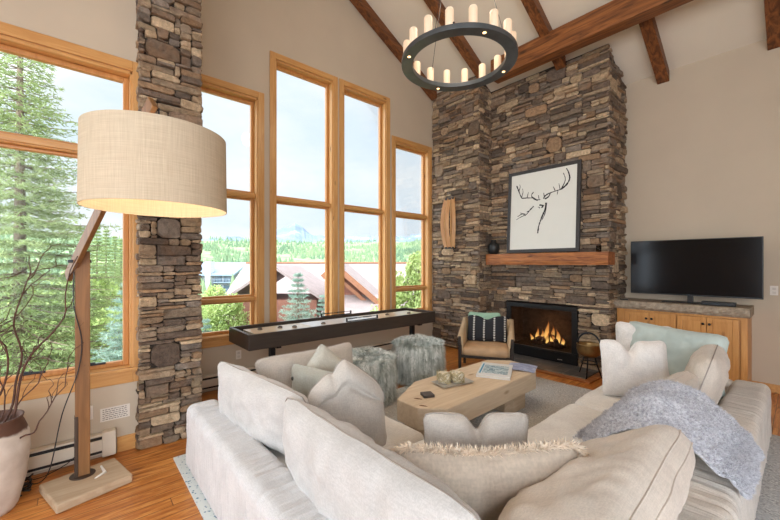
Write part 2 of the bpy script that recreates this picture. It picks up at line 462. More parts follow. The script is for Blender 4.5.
# chimney: pier + breast
chim = thing('stone_chimney', 'tall stacked ledge-stone chimney breast and pier around the fireplace', 'chimney', (-2.8, 6.0, 0))
chim['kind'] = 'structure'
def L(x, y, z): return (x+2.8, y-6.0, z)
FB = (-3.475, -2.255, .03, .955)
m = MB(); zt = lambda y: zc(y)-.004
def core(x0, x1, y0, y1, z0, z1=None):
    a, b = L(x0, y0, z0), L(x1, y1, 0)
    ta = zt(y0) if z1 is None else z1; tb = zt(y1) if z1 is None else z1
    m.add([(a[0], a[1], z0), (b[0], a[1], z0), (b[0], b[1], z0), (a[0], b[1], z0), (a[0], a[1], ta), (b[0], a[1], ta), (b[0], b[1], tb), (a[0], b[1], tb)],
          [(0, 3, 2, 1), (4, 5, 6, 7), (0, 1, 5, 4), (1, 2, 6, 5), (2, 3, 7, 6), (3, 0, 4, 7)])
core(-4.90, XP, YS+.03, YW-.002, 0); core(XP, FB[0], YB+.03, YW-.002, 0); core(FB[1], XC, YB+.03, YW-.002, 0); core(FB[0], FB[1], YB+.03, YW-.002, FB[3]); 
m.build('masonry_core', M['mortar'], chim)
m = MB()
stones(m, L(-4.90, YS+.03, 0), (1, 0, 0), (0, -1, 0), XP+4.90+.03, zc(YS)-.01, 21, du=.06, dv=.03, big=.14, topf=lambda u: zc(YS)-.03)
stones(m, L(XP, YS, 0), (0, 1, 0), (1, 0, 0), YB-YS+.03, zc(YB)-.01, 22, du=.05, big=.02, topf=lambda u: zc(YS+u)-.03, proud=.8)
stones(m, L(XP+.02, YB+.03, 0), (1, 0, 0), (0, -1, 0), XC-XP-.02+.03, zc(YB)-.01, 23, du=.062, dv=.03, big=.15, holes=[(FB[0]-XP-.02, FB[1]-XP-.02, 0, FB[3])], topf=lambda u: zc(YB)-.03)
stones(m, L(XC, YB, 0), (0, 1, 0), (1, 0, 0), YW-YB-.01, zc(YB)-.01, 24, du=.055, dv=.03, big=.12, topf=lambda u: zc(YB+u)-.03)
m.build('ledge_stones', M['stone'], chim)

# ------------------------------------------------------------------ roof timbers
for x, why in ((-4.82, 'dark stained rafter running down the gable wall above the tall windows'), (-3.72, 'stained rafter ending on the stone above the pier, behind the ring chandelier'),
          (-2.5, 'stained rafter crossing above the purlin to the top of the chimney'), (-1.35, 'stained rafter ending on the end wall just beyond the chimney'), (-.22, 'stained rafter above the television, at the picture edge'), (.95, 'stained rafter beyond the one above the television')):
    m = MB(); yend = YS-.03 if x < XP+.1 and x > -4 else (YB-.03 if -3 < x < XC else (YS-.03 if x < -4 else YW-.005)); h, w = .16, .145
    y0 = .55
    vs = []
    for y in (y0, yend):
        for dx, dz in ((-w/2, -h), (w/2, -h), (w/2, -.002), (-w/2, -.002)): vs.append((dx, y-y0, zc(y)+dz-zc(y0)))
    nseg = 1
    m.add(vs, [(0, 1, 2, 3), (7, 6, 5, 4), (0, 4, 5, 1), (1, 5, 6, 2), (2, 6, 7, 3), (3, 7, 4, 0)])
    tag(m.build('ceiling_rafter', M['rafter'], loc=(x, y0, zc(y0)), bevel=.006), why, 'rafter', 'stained ceiling rafters')
m = MB(); m.box((-3.42, -.0, 0), (3.55, .22, .33)); 
tag(m.build('purlin_beam', M['beam'], loc=(0, 5.2, 4.665), bevel=.012), 'heavy stained timber beam crossing under the rafters in front of the chimney top', 'beam')

# ------------------------------------------------------------------ mantel, fireplace, hearth
m = MB(); nx = 40
W0, W1x, y0, y1, z0, z1 = 0, 1.965, -.27, .0, 0, .185
vs = []; fs = []
for i in range(nx+1):
    x = W0+(W1x-W0)*i/nx
    for (yy, zz) in ((y0, z0), (y0-.008, .06), (y0-.004, .13), (y0, z1), (y1, z1), (y1, z0)):
        d = .009*noise.noise(Vector((x*5, yy*9, zz*14)))
        vs.append((x, yy+(d if yy < -.1 else 0), zz+d*.8))
for i in range(nx):
    for k in range(6): fs.append((i*6+k, i*6+(k+1) % 6, (i+1)*6+(k+1) % 6, (i+1)*6+k))
fs += [tuple(range(5, -1, -1)), tuple(nx*6+k for k in range(6))]
m.add(vs, fs)
tag(m.build('mantel_shelf', M['mantel'], loc=(-3.73, 5.80, 1.588)), 'rough-sawn brown timber mantel shelf on the stone above the fire', 'mantel')

fp = thing('fireplace_insert', 'black-framed glass fireplace with burning logs set in the stone', 'fireplace', (-2.865, YB, .04))
hw, zt_ = .60, .89
m = MB(); m.box((-hw, -.015, 0), (hw, .03, .175)); m.box((-hw, -.015, zt_-.07), (hw, .03, zt_)); m.box((-hw, -.015, .175), (-hw+.085, .03, zt_-.07)); m.box((hw-.085, -.015, .175), (hw, .03, zt_-.07))
m.box((-hw+.03, -.022, .15), (hw-.03, -.012, .165))
m.build('frame', M['plastic'], fp, bevel=.004)
M['firebrick'] = plain('firebox_brick', lin(74, 60, 50), .9, var=.35, nscale=20, bump=.4, bscale=25, bdist=.01)
m = MB(); m.box((-hw, .03, .12), (hw, .55, .15)); m.box((-hw, .53, .15), (hw, .56, zt_)); m.box((-hw, .03, .15), (-hw+.02, .53, zt_)); m.box((hw-.02, .03, .15), (hw, .53, zt_)); m.box((-hw, .03, zt_-.02), (hw, .56, zt_))
m.build('firebox', M['firebrick'], fp)
M['fireglass'] = glassmat('fire_glass', (.82, .8, .78, 1), .55)
m = MB(); m.box((-hw+.085, .004, .175), (hw-.085, .009, zt_-.07)); m.build('glass_door', M['fireglass'], fp)
m = MB(); m.box((.30, -.019, .045), (.33, -.0155, .052)); m.box((.335, -.019, .045), (.35, -.0155, .052)); m.box((.355, -.019, .045), (.375, -.0155, .052)); m.build('badge', M['white'], fp)
M['log'] = plain('charred_log', lin(74, 52, 38), .95, var=.5, nscale=30, bump=.6, bscale=40, bdist=.01)
for a, b, r in (((-.25, .25, .20), (.28, .22, .21), .05), ((-.2, .4, .2), (.22, .38, .2), .055), ((-.16, .2, .26), (.1, .42, .34), .04), ((.2, .2, .25), (-.02, .4, .38), .036), ((-.02, .18, .24), (.04, .38, .40), .03)):
    m = MB(); A, B = Vector(a), Vector(b); m.tube([A.lerp(B, t/6)+Vector((0, 0, .01*math.sin(t*2))) for t in range(7)], [r*(.9+.15*math.sin(t*1.7)) for t in range(7)], 10); m.build('log', M['log'], fp, smooth=True)
n = NT('flame'); sp = n.node('ShaderNodeSeparateXYZ'); tc = n.node('ShaderNodeTexCoord'); n.link(tc.outputs['Generated'], sp.inputs[0])
nz = n.noise(n.coords((9, 9, 3)), 2, 3)
f = n.math('ADD', sp.outputs[2], n.math('MULTIPLY', n.math('SUBTRACT', nz, .5), .5))
c = n.ramp(f, [(.0, (1, .62, .18, 1)), (.4, (1, .55, .15, 1)), (.95, (1, .22, .04, 1))])
em = n.node('ShaderNodeEmission'); n.link(c, em.inputs[0]); em.inputs[1].default_value = 1.5
tr = n.node('ShaderNodeBsdfTransparent'); mx = n.node('ShaderNodeMixShader')
lw = n.node('ShaderNodeLayerWeight'); lw.inputs[0].default_value = .35
den = n.math('MULTIPLY', n.math('SUBTRACT', 1, lw.outputs['Facing']), n.ramp(f, [(.1, (.75, .75, .75, 1)), (.9, (.05, .05, .05, 1))]))
n.link(den, mx.inputs[0]); n.link(tr.outputs[0], mx.inputs[1]); n.link(em.outputs[0], mx.inputs[2]); n.link(mx.outputs[0], n.out.inputs[0])
M['flame'] = n.m
rnd = random.Random(5)
for (x, y, h, w) in ((-.02, .3, .40, .05), (.06, .32, .33, .045), (-.1, .28, .24, .04), (.16, .3, .28, .045), (-.2, .3, .27, .035), (.24, .3, .15, .035), (-.28, .28, .14, .03), (.02, .24, .26, .04), (.11, .24, .18, .04), (-.15, .24, .15, .035)):
    m = MB(); pts = []; rr = []
    ph = rnd.uniform(0, 6)
    for i in range(12):
        t = i/11; pts.append((x+.03*math.sin(ph+t*4.5)*t, y+.02*math.cos(ph+t*4), .21+h*t)); rr.append(w*(math.sin(PI*min(1, t*.9+.14))**1.0)*(1-t*.6)+.001)
    m.tube(pts, rr, 12); m.build('flame', M['flame'], fp, smooth=True)
ld = bpy.data.lights.new('fire_glow', 'POINT'); ld.energy = 2.2; ld.color = (1, .5, .2); ld.shadow_soft_size = .12
lo = bpy.data.objects.new('fire_glow', ld); col.objects.link(lo); lo.parent = fp; lo.location = (0, .22, .5)

# slate hearth with its board edge
n = NT('slate_tiles'); v = n.coords()
br = n.node('ShaderNodeTexBrick'); br.inputs['Scale'].default_value = 1.0; br.inputs['Brick Width'].default_value = .42; br.inputs['Row Height'].default_value = .27
br.inputs['Mortar Size'].default_value = .006; br.inputs['Color1'].default_value = lin(92, 88, 84); br.inputs['Color2'].default_value = lin(74, 72, 72); br.inputs['Mortar'].default_value = lin(130, 120, 106)
n.link(v, br.inputs['Vector']); nn = n.noise(v, 9, 5); n.color(n.mix(.6, br.outputs[0], n.ramp(nn, [(.3, (.5, .5, .5, 1)), (.7, (1.5, 1.45, 1.4, 1))]), 'MULTIPLY')); n.rough(.45); n.bump(nn, .4, .01)
M['slate'] = n.m
hs = MB(); hs.box((0, 0, 0), (1.78, .57, .036)); ho = hs.build('hearth_slab', M['slate'], loc=(-3.74, 5.245, .0), bevel=.003)
tag(ho, 'dark slate tiled hearth slab on the floor before the fire', 'hearth')
m = MB(); m.box((-.07, -.10, 0), (1.88, -.002, .022)); m.box((1.782, -.002, 0), (1.88, .5, .022)); 
tag(m.build('hearth_border', M['mantel'], loc=(-3.74, 5.245, 0), bevel=.004), 'brown board border around the slate hearth', 'floor border')

# framed antler drawing
art = thing('framed_drawing', 'large dark-framed ink sketch of an antlered deer head leaning on the mantel', 'picture', (-2.79, 5.64, 1.79))
tl = Matrix.Rotation(R(-3.2), 3, 'X')
def tp(x, y, z): return tuple(tl @ Vector((x, y, z)))
aw, ah = 1.2, 1.39
m = MB()
for a, b in (((-aw/2, 0, 0), (aw/2, .035, .055)), ((-aw/2, 0, ah-.055), (aw/2, .035, ah)), ((-aw/2, 0, .055), (-aw/2+.055, .035, ah-.055)), ((aw/2-.055, 0, .055), (aw/2, .035, ah-.055))): m.box(a, b, tl, (0, 0, 0))
m.build('frame', plain('frame_charcoal', lin(52, 50, 50), .5), art, bevel=.003)
m = MB(); m.box((-aw/2+.05, .012, .05), (aw/2-.05, .02, ah-.05), tl, (0, 0, 0)); m.build('paper', plain('art_paper', lin(222, 222, 214), .8, var=.01), art)
m = MB()
def stroke(pts, r0=.006, r1=.003, seed=0):
    # pts in picture fractions (0..1 across and up); dry-brush line as a flat ribbon lying on the paper
    P = [Vector((-aw/2+.055+p[0]*(aw-.11), .0095, .055+p[1]*(ah-.11))) for p in pts]
    Q = []
    for i in range(len(P)-1):
        p0, p1, p2, p3 = P[max(i-1, 0)], P[i], P[i+1], P[min(i+2, len(P)-1)]
        for s in range(8):
            t = s/8; Q.append(.5*((2*p1)+(p2-p0)*t+(2*p0-5*p1+4*p2-p3)*t*t+(3*p1-p0-3*p2+p3)*t**3))
    Q.append(P[-1]); vs = []; fs = []
    for i, q in enumerate(Q):
        d = (Q[min(i+1, len(Q)-1)]-Q[max(i-1, 0)]).normalized(); nrm = Vector((d.z, 0, -d.x))
        w = (r0+(r1-r0)*i/len(Q))*(1+.6*noise.noise(q*60+Vector((seed, 0, 0))))
        vs += [tl @ (q+nrm*w), tl @ (q-nrm*w)]
    for i in range(len(Q)-1): fs.append((2*i, 2*i+1, 2*i+3, 2*i+2))
    m.add(vs, fs)
for k, (pts, r) in enumerate([
    ([(.09, .86), (.13, .78), (.17, .70), (.19, .68)], .010), ([(.13, .78), (.15, .84), (.14, .87)], .006), ([(.18, .70), (.20, .76), (.19, .81)], .006),
    ([(.19, .68), (.27, .675), (.36, .665)], .009), ([(.27, .68), (.29, .75)], .006), ([(.36, .67), (.42, .635), (.48, .63)], .010), ([(.37, .74), (.34, .70), (.38, .65), (.44, .62)], .008), ([(.46, .64), (.45, .69)], .006),
    ([(.53, .635), (.55, .665), (.60, .69), (.70, .71), (.78, .72)], .010), ([(.54, .66), (.53, .71)], .006), ([(.55, .63), (.60, .65), (.63, .69)], .011), ([(.78, .72), (.86, .77), (.90, .84), (.88, .92), (.85, .97)], .011), ([(.79, .73), (.84, .83), (.81, .92)], .007), ([(.70, .715), (.67, .77)], .006), ([(.77, .72), (.75, .80)], .006), ([(.74, .71), (.73, .66)], .005),
    ([(.47, .56), (.52, .55), (.50, .52)], .011), ([(.45, .54), (.48, .52)], .007), ([(.54, .555), (.515, .52)], .006),
    ([(.57, .58), (.56, .50), (.52, .42), (.48, .33), (.455, .24), (.46, .20)], .012), ([(.58, .57), (.56, .45), (.51, .36)], .006), ([(.47, .26), (.45, .2)], .008),
    ([(.38, .555), (.32, .51), (.28, .47), (.24, .44)], .009), ([(.25, .46), (.19, .47), (.12, .44)], .009), ([(.24, .45), (.17, .43), (.10, .40)], .006), ([(.22, .47), (.16, .49)], .005), ([(.30, .50), (.27, .49)], .006)]):
    stroke(pts, r*1.15, r*.6, k)
m.build('ink_drawing', plain('ink', lin(38, 38, 40), .9), art)

# things on the mantel
m = MB(); m.lathe([(r_*1.08, z_*1.25) for r_, z_ in [(.055, 0), (.085, .03), (.098, .09), (.088, .14), (.05, .165), (.038, .18), (.045, .205), (.038, .205), (.03, .18), (.03, .1)]], n=28)
tag(m.build('mantel_vase', plain('black_glaze', lin(34, 36, 36), .35), smooth=True, loc=(-3.66, 5.66, 1.776)), 'small round black vase on the mantel beside the frame', 'vase')
vo_ = thing('glass_votive', 'small dark glass cup at the right end of the mantel', 'cup', (-1.93, 5.66, 1.776))
m = MB(); m.lathe([(.032, 0), (.036, .09), (.034, .09), (.030, .01)], n=20); m.build('cup', glassmat('smoky_glass', (.5, .45, .4, 1), .9), vo_, smooth=True)
m = MB(); m.lathe([(.026, .008), (.026, .05)], n=16); m.build('wax', plain('wax_dark', lin(90, 70, 55), .6), vo_, smooth=True)

# wooden wall sculpture on the pier
sc_ = thing('wall_sculpture', 'tall curved brown wooden slat sculpture hung on the stone pier', 'wall art', (-4.375, YS-.06, 1.87))
M['slatwood'] = wood('slat_wood', lin(184, 130, 78), lin(224, 178, 124), 'Z', .8, .45, knots=False)
for i, x in enumerate((-.13, -.066, 0, .066, .13)):
    m = MB(); vs = []; fs = []; N_ = 16
    for k in range(N_+1):
        t = k/N_; bow = math.sin(PI*(t*.9+.05)); cx = x*(.55+.55*bow); out = .035+.075*bow*(1-abs(x)/.4)
        zz = .03+.94*t
        for dx, dy in ((-.027, -out+.018*(1 if i % 2 else -1)), (.027, -out-.018*(1 if i % 2 else -1)), (.025, -out+.014), (-.027, -out+.035)): vs.append((cx+dx, dy, zz))
    for k in range(N_):
        for q in range(4): fs.append((k*4+q, k*4+(q+1) % 4, k*4+4+(q+1) % 4, k*4+4+q))
    fs += [(3, 2, 1, 0), tuple(N_*4+q for q in range(4))]
    m.add(vs, fs); m.build('slat', M['slatwood'], sc_)
m = MB(); m.box((-.1, -.06, .015), (.1, .015, .05)); m.build('bracket', M['chairwood'], sc_)
m = MB(); m.box((-.1, -.06, .94), (.1, .015, .975)); m.build('bracket', M['chairwood'], sc_)

# cauldron on tripod
cd = thing('ash_cauldron', 'aged brass pot with arched handle on a thin black tripod beside the hearth', 'pot', (-1.98, 5.44, 0))
m = MB(); m.lathe([(.02, .30), (.10, .305), (.145, .34), (.155, .40), (.15, .46), (.158, .475), (.15, .48), (.14, .46), (.142, .40), (.12, .345), (.02, .33)], n=36); m.build('pot', M['brass'], cd, smooth=True)
m = MB(); m.tube([(.15*math.cos(t), .0, .46+.17*math.sin(t)) for t in [PI*k/20 for k in range(21)]], .012, 8); m.build('handle', M['iron'], cd, smooth=True)
for k in range(3):
    a = R(40+120*k); m = MB(); m.tube([(.07*math.cos(a), .07*math.sin(a), .33), (.10*math.cos(a), .10*math.sin(a), .2), (.17*math.cos(a), .17*math.sin(a), .0)], .009, 8); m.build('leg', M['black'], cd, smooth=True)
m = MB(); m.ring(.095, .107, .21, .222, n=30); m.build('ring', M['black'], cd)

# ------------------------------------------------------------------ media cabinet + TV
CX0, CX1, CY = -1.80, -.43, 6.0
cab = thing('media_cabinet', 'knotty alder cabinet with four doors against the end wall under the television', 'cabinet', (CX0, CY, 0))
cw = CX1-CX0
m = MB(); m.box((0, .02, .09), (cw, .515, .955)); m.box((.02, .06, 0), (cw-.02, .515, .09)); m.box((cw-.06, 0, .06), (cw, .02, .955)); m.box((0, 0, .06), (.10, .02, .955)); m.box((.1, 0, .93), (cw-.06, .02, .955)); m.box((.10, 0, .06), (cw-.06, .02, .1))
m.build('carcass', M['cabwood'], cab, bevel=.003)
x0 = .105; dw = (cw-.06-.105-.015)/4
for i in range(4):
    a = x0+i*dw+(.006 if i >= 2 else 0); b = a+dw-.006
    m = MB(); z0, z1 = .105, .925; s = .055
    m.box((a, -.018, z0), (a+s, .0, z1)); m.box((b-s, -.018, z0), (b, .0, z1)); m.box((a+s, -.018, z0), (b-s, 0, z0+s)); m.box((a+s, -.018, z1-s), (b-s, 0, z1)); m.box((a+s, -.006, z0+s), (b-s, .0, z1-s))
    d = m.build('door', M['cabwood'], cab, bevel=.003)
    kx = b-.028 if i % 2 == 0 else a+.028
    m = MB(); m.lathe([(.008, 0), (.006, .012), (.015, .02), (.015, .026), (.0, .03)], n=14)
    k = m.build('knob', M['iron'], d, smooth=True); k.location = (kx, -.018, .845); k.rotation_euler = (R(90), 0, 0)
# rough-edged stone counter
n = NT('counter_stone'); v = n.coords(); a = n.noise(v, 18, 6, .65)
n.color(n.ramp(a, [(.3, lin(120, 106, 90)), (.7, lin(184, 168, 146))])); n.rough(.6); n.bump(n.noise(n.coords((1, 1, 1)), 28, 5, .6, 1), .7, .02); M['counter'] = n.m
m = MB(); vs = []; fs = []; nx = 60; ww = cw+.08
prof = [(.52, 0), (-.02, 0), (-.045, .03), (-.05, .06), (-.04, .095), (-.02, .115), (.52, .115)]
for i in range(nx+1):
    x = -.06+ww*i/nx
    for k, (yy, zz) in enumerate(prof):
        d = .016*noise.noise(Vector((x*16, k*2.1, 3))) if 1 <= k <= 4 else 0
        vs.append((x, yy+d, zz+(d*.4 if k in (2, 3) else 0)))
np_ = len(prof)
for i in range(nx):
    for k in range(np_): fs.append((i*np_+k, i*np_+(k+1) % np_, (i+1)*np_+(k+1) % np_, (i+1)*np_+k))
fs += [tuple(range(np_-1, -1, -1)), tuple(nx*np_+k for k in range(np_))]
m.add(vs, fs)
tag(m.build('stone_countertop', M['counter'], loc=(CX0, CY, .957)), 'thick rough-edged grey-brown stone countertop resting on the alder cabinet', 'countertop')
TOPZ = 1.073
tv = thing('television', 'large black flat-screen television standing on the stone counter', 'television', (-.995, 6.2, TOPZ))
m = MB(); m.box((-.685, 0, .10), (.685, .035, .86)); m.box((-.35, .03, .16), (.35, .075, .5)); m.build('housing', M['plastic'], tv, bevel=.004)
scr = NT('tv_screen'); scr.b.inputs['Base Color'].default_value = (.004, .004, .005, 1); scr.rough(.12); scr.b.inputs['Specular IOR Level'].default_value = .28
m = MB(); m.box((-.675, -.004, .118), (.675, .001, .85)); m.build('screen', scr.m, tv)
m = MB(); m.box((-.03, -.006, .104), (.03, -.0005, .112)); m.build('logo', M['iron'], tv)
m = MB(); m.box((-.03, .01, .0), (.03, .05, .16)); m.box((-.3, -.06, 0), (.3, .14, .012)); m.build('stand', M['plastic'], tv, bevel=.003)
rc = thing('set_top_box', 'slim black player box under the television right half', 'media player', (-.70, 6.07, TOPZ))
m = MB(); m.box((-.16, -.02, .005), (.16, .1, .05)); m.build('housing', M['plastic'], rc, bevel=.004)
m = MB(); m.box((-.13, -.024, .012), (.02, -.0201, .03)); m.box((.09, -.024, .014), (.13, -.0201, .022)); m.build('front_panel', M['iron'], rc)
rc2 = thing('remote_control', 'small grey remote lying on the counter by the chimney', 'remote', (-1.73, 6.08, TOPZ))
m = MB(); m.box((-.05, -.018, 0), (.05, .018, .016)); m.build('housing', M['iron'], rc2, bevel=.004); m = MB()
for k in range(5): m.box((-.035+k*.017, -.006, .016), (-.027+k*.017, .006, .019))
m.build('button', M['white'], rc2)

def plate(name, label, x, y, z, rz, sw=False):
    t = thing(name, label, 'socket' if not sw else 'outlet plate', (x, y, z), rz)
    m = MB(); m.box((-.035, -.006, -.058), (.035, -.0005, .058)); m.build('cover_plate', M['white'], t, bevel=.003)
    m = MB(); m.box((-.016, -.0085, .010), (.016, -.006, .038)); m.box((-.016, -.0085, -.038), (.016, -.006, -.010)); m.build('socket', plain(name+'_socket', lin(205, 198, 188), .5), t, bevel=.003)
    return t
plate('wall_switch', 'almond switch plate on the end wall to the right of the television', -.235, YW, 1.27, 0, True)
plate('power_outlet', 'white power outlet with a black plug, low on the wall behind the lamp pole', XL, .07, .385, R(90))
plate('power_outlet', 'white power outlet low on the wall behind the shuffleboard leg', XW, 1.62, .40, R(90))
m = MB(); m.box((-.02, -.04, -.0), (.014, -.009, .03)); o = m.build('lamp_plug', M['plastic'], loc=(XL, .07, .362), rotz=R(90), bevel=.004); tag(o, 'small black plug pushed into the outlet behind the lamp pole', 'plug')
nt = thing('wall_notice', 'white typed notice card taped low on the wall above the baseboard heater end', 'notice', (XL, .25, .34), R(90))
m = MB(); m.box((-.10, -.003, -.055), (.10, -.0005, .055)); m.build('card', M['white'], nt)
m = MB(); rnd = random.Random(3)
for r_ in range(6):
    z = .04-r_*.016; x = -.085
    while x < .075:
        w = rnd.uniform(.008, .022); m.box((x, -.0036, z-.0028), (min(x+w, .085), -.003, z+.0028)); x += w+.005
m.build('typed_lines', plain('print_grey', lin(110, 100, 92), .8), nt)

def heater(label, x, y0, y1, endcap=True):
    t = thing('baseboard_heater', label, 'heater', (x, y0, 0)); ln = y1-y0
    m = MB(); m.box((.0, 0, .045), (.012, ln, .205)); m.box((.0, 0, .188), (.062, ln, .205)); m.box((.06, 0, .075), (.068, ln, .165)); m.box((.0, 0, .03), (.03, ln, .045))
    m.build('housing', M['heater'], t, bevel=.003)
    m = MB(); m.box((.012, .01, .05), (.052, ln-.01, .075)); m.box((.012, .01, .165), (.055, ln-.01, .186)); m.box((.012, .01, .085), (.05, ln-.01, .155)); m.build('fins', M['plastic'], t)
    m = MB(); m.box((0, ln-.09, .02), (.075, ln, .22)); m.build('end_cap', M['heater'], t, bevel=.004)
    return t
heater('cream baseboard heater on the wall behind the lamp base and urn', XL, -2.9, .25)
heater('cream baseboard heater under the tall windows behind the sofa', XW, .97, 4.85)

# ------------------------------------------------------------------ rug
n = NT('grey_rug'); v = n.coords(); a = n.noise(v, 55, 4, .75); b = n.noise(n.coords((1, 1, 1)), 17, 4, .6); cc = n.noise(n.coords((1, .3, 1)), 7, 3)
c = n.ramp(a, [(.38, lin(124, 128, 134)), (.62, lin(232, 232, 230))]); c = n.mix(n.ramp(b, [(.42, (0, 0, 0, 1)), (.62, (.75, .75, .75, 1))]), c, lin(186, 190, 194)); c = n.mix(n.math('MULTIPLY', cc, .4), c, lin(190, 186, 180))
n.color(c); n.rough(.95); n.bump(n.math('ADD', a, b), .6, .012); M['rug'] = n.m
rug = thing('area_rug', 'large grey speckled woven rug under the sofa and coffee table', 'rug', (-1.3, 2.8, 0))
m = MB(); gx, gy = 90, 110; vs = []; fs = []
for j in range(gy+1):
    for i in range(gx+1):
        x = -1.98+3.96*i/gx; y = -2.12+4.24*j/gy
        ed = min(i, j, gx-i, gy-j)
        vs.append((x, y, (.004 if ed == 0 else .016)+.003*noise.noise(Vector((x*14, y*14, 0)))))
for j in range(gy):
    for i in range(gx): a = j*(gx+1)+i; fs.append((a, a+1, a+gx+2, a+gx+1))
m.add(vs, fs); m.build('pile', M['rug'], rug, smooth=True)
n = NT('rug_border'); v = n.coords(); vo = n.node('ShaderNodeTexVoronoi'); vo.inputs['Scale'].default_value = 34; vo.distance = 'MANHATTAN'; n.link(v, vo.inputs['Vector'])
n.color(n.ramp(vo.outputs['Distance'], [(.25, lin(84, 118, 140)), (.45, lin(206, 210, 206))])); n.rough(.95)
m = MB(); m.box((-2.09, -2.20, .002), (-1.975, 2.14, .014)); m.box((-1.975, -2.20, .002), (1.98, -2.115, .014)); m.build('border', n.m, rug)

# ------------------------------------------------------------------ soft furnishing generators
def grid_sheet(nu, nv, fn):
    vs = []; fs = []
    for j in range(nv+1):
        for i in range(nu+1): vs.append(fn(-1+2*i/nu, -1+2*j/nv))
    for j in range(nv):
        for i in range(nu): a = j*(nu+1)+i; fs.append((a, a+1, a+nu+2, a+nu+1))
    return vs, fs
def sstep(a, b, x):
    t = max(0, min(1, (x-a)/(b-a))); return t*t*(3-2*t)
def pillow_mesh(w, h, t, chop=0., chopw=.35, band=0., seed=0, lump=.02, sag=0., N_=54, pinch=.06, cx=0., bend=0.):
    """local: x width, z height from 0, y thickness. knife-edge pillow, or boxed if band > 0"""
    S = Vector((seed*7.3, seed*3.1, seed*1.7))
    def base(u, v):
        px = w/2*u*(1-pinch*(1-abs(v)**2)*abs(u)**3 if not band else 1-.02*(1-v*v))
        pz = h/2*v*(1-pinch*(1-abs(u)**2)*abs(v)**3 if not band else 1-.02*(1-u*u))
        # rounded corners
        cr = .10 if not band else .06
        r = max(0, abs(u)+abs(v)-1.80)
        px -= math.copysign(r*w*cr*1.6, u); pz -= math.copysign(r*h*cr*1.6, v)
        top = sstep(-.3, 1, v)
        ch = chop*h*math.exp(-((u-cx)/chopw)**2)*top
        pz -= ch
        px -= chop*.35*w*u*top*math.exp(-((u-cx)/.8)**2)*.6
        pz -= sag*h*top*(abs(u)**1.25*.6)
        py = bend*(u*u)*w*.15
        return px, py, pz+h/2
    prof = lambda u: max(0, 1-abs(u)**(3.2 if not band else 5))**.55
    def sheet(sg):
        def fn(u, v):
            px, py, pz = base(u, v); pr = prof(u)*prof(v)
            bot = 1+.25*(1-sstep(-1, .6, v))
            th = t/2*pr*bot
            th *= 1-.5*chop*2*math.exp(-((u-cx)/(chopw*.9))**2)*sstep(.1, 1, v)
            q = Vector((px*5, sg*3, pz*5))+S
            th += lump*pr*noise.noise(q)+lump*.55*pr*noise.noise(q*2.6)
            # tension folds from the corners
            fold = math.sin((math.atan2(1-abs(v), 1-abs(u)+1e-4))*13+seed)*.006*sstep(.5, 1, abs(u))*sstep(.5, 1, abs(v))*pr
            gath = .0045*(1-2*abs(noise.noise(Vector((px*17+seed, pz*3, sg*4)))))*(sstep(.35, .95, abs(v))+.25)*pr+.0045*(1-2*abs(noise.noise(Vector((pz*17, px*3+seed, sg*4)))))*sstep(.6, .97, abs(u))*pr
            th += gath
            if sag > .3: th -= .03*math.exp(-((v-.45+.25*abs(u))/.10)**2)*pr
            return (px+lump*.4*noise.noise(q+Vector((9, 0, 0))), sg*(band/2+th+fold)+py, pz+lump*.4*noise.noise(q+Vector((0, 0, 9))))
        return fn
    m = MB()
    vf, ff = grid_sheet(N_, N_, sheet(-1)); vb, fb = grid_sheet(N_, N_, sheet(1))
    m.add(vf, ff); o = len(m.v); m.add(vb, [tuple(reversed(f)) for f in fb])
    edge = [i for i in range(N_)]+[i*(N_+1)+N_ for i in range(N_)]+[(N_)*(N_+1)+N_-i for i in range(N_)]+[(N_-i)*(N_+1) for i in range(N_)]
    if band:
        L_ = len(edge); n0 = len(m.v)
        for k in range(L_):
            a, b = edge[k], edge[(k+1) % L_]; m.f.append((a, b, b+o, a+o)); m.mi.append(0); m.tint.append((1, 1, 1))
    ef = [Vector(vf[i]) for i in edge]; eb = [Vector(vb[i]) for i in edge]
    return m, ef, eb
def piping_mesh(loops, r):
    m = MB()
    for e in loops: m.tube(e+[e[0]], r, 6, caps=False)
    return m
def pillow(label, size, loc, face, lean, mat, group, name='throw_pillow', chop=0, band=0, roll=0, seed=0, lump=.02, pipe=.004, sag=0, bend=0, pinch=.06, cx=0., chopw=.35, cat='pillow', pipemat=None, flange=0):
    """face = heading (deg) the front (-Y local) looks to is rotated by rotz; lean tips the top backwards (+)"""
    w, h, t = size
    m, ef, eb = pillow_mesh(w, h, t, chop, chopw, band, seed, lump, sag, bend=bend, pinch=pinch, cx=cx)
    root = bpy.data.objects.new(name, None); col.objects.link(root)
    tag(root, label, cat, group)
    root.location = loc; root.rotation_euler = (Euler((R(-lean), 0, 0)).to_matrix().to_4x4()).to_euler()
    root.matrix_world = Matrix.Translation(loc) @ Matrix.Rotation(R(face), 4, 'Z') @ Matrix.Rotation(R(-lean), 4, 'X') @ Matrix.Rotation(R(roll), 4, 'Y')
    c = m.build('cover', mat, root, smooth=True, merge=not band)
    if band:
        c.data.set_sharp_from_angle(angle=R(60))
    if pipe:
        piping_mesh([ef, eb] if band else [[(a+b)/2 for a, b in zip(ef, eb)]], pipe).build('piping', pipemat or mat, root, smooth=True)
    return root

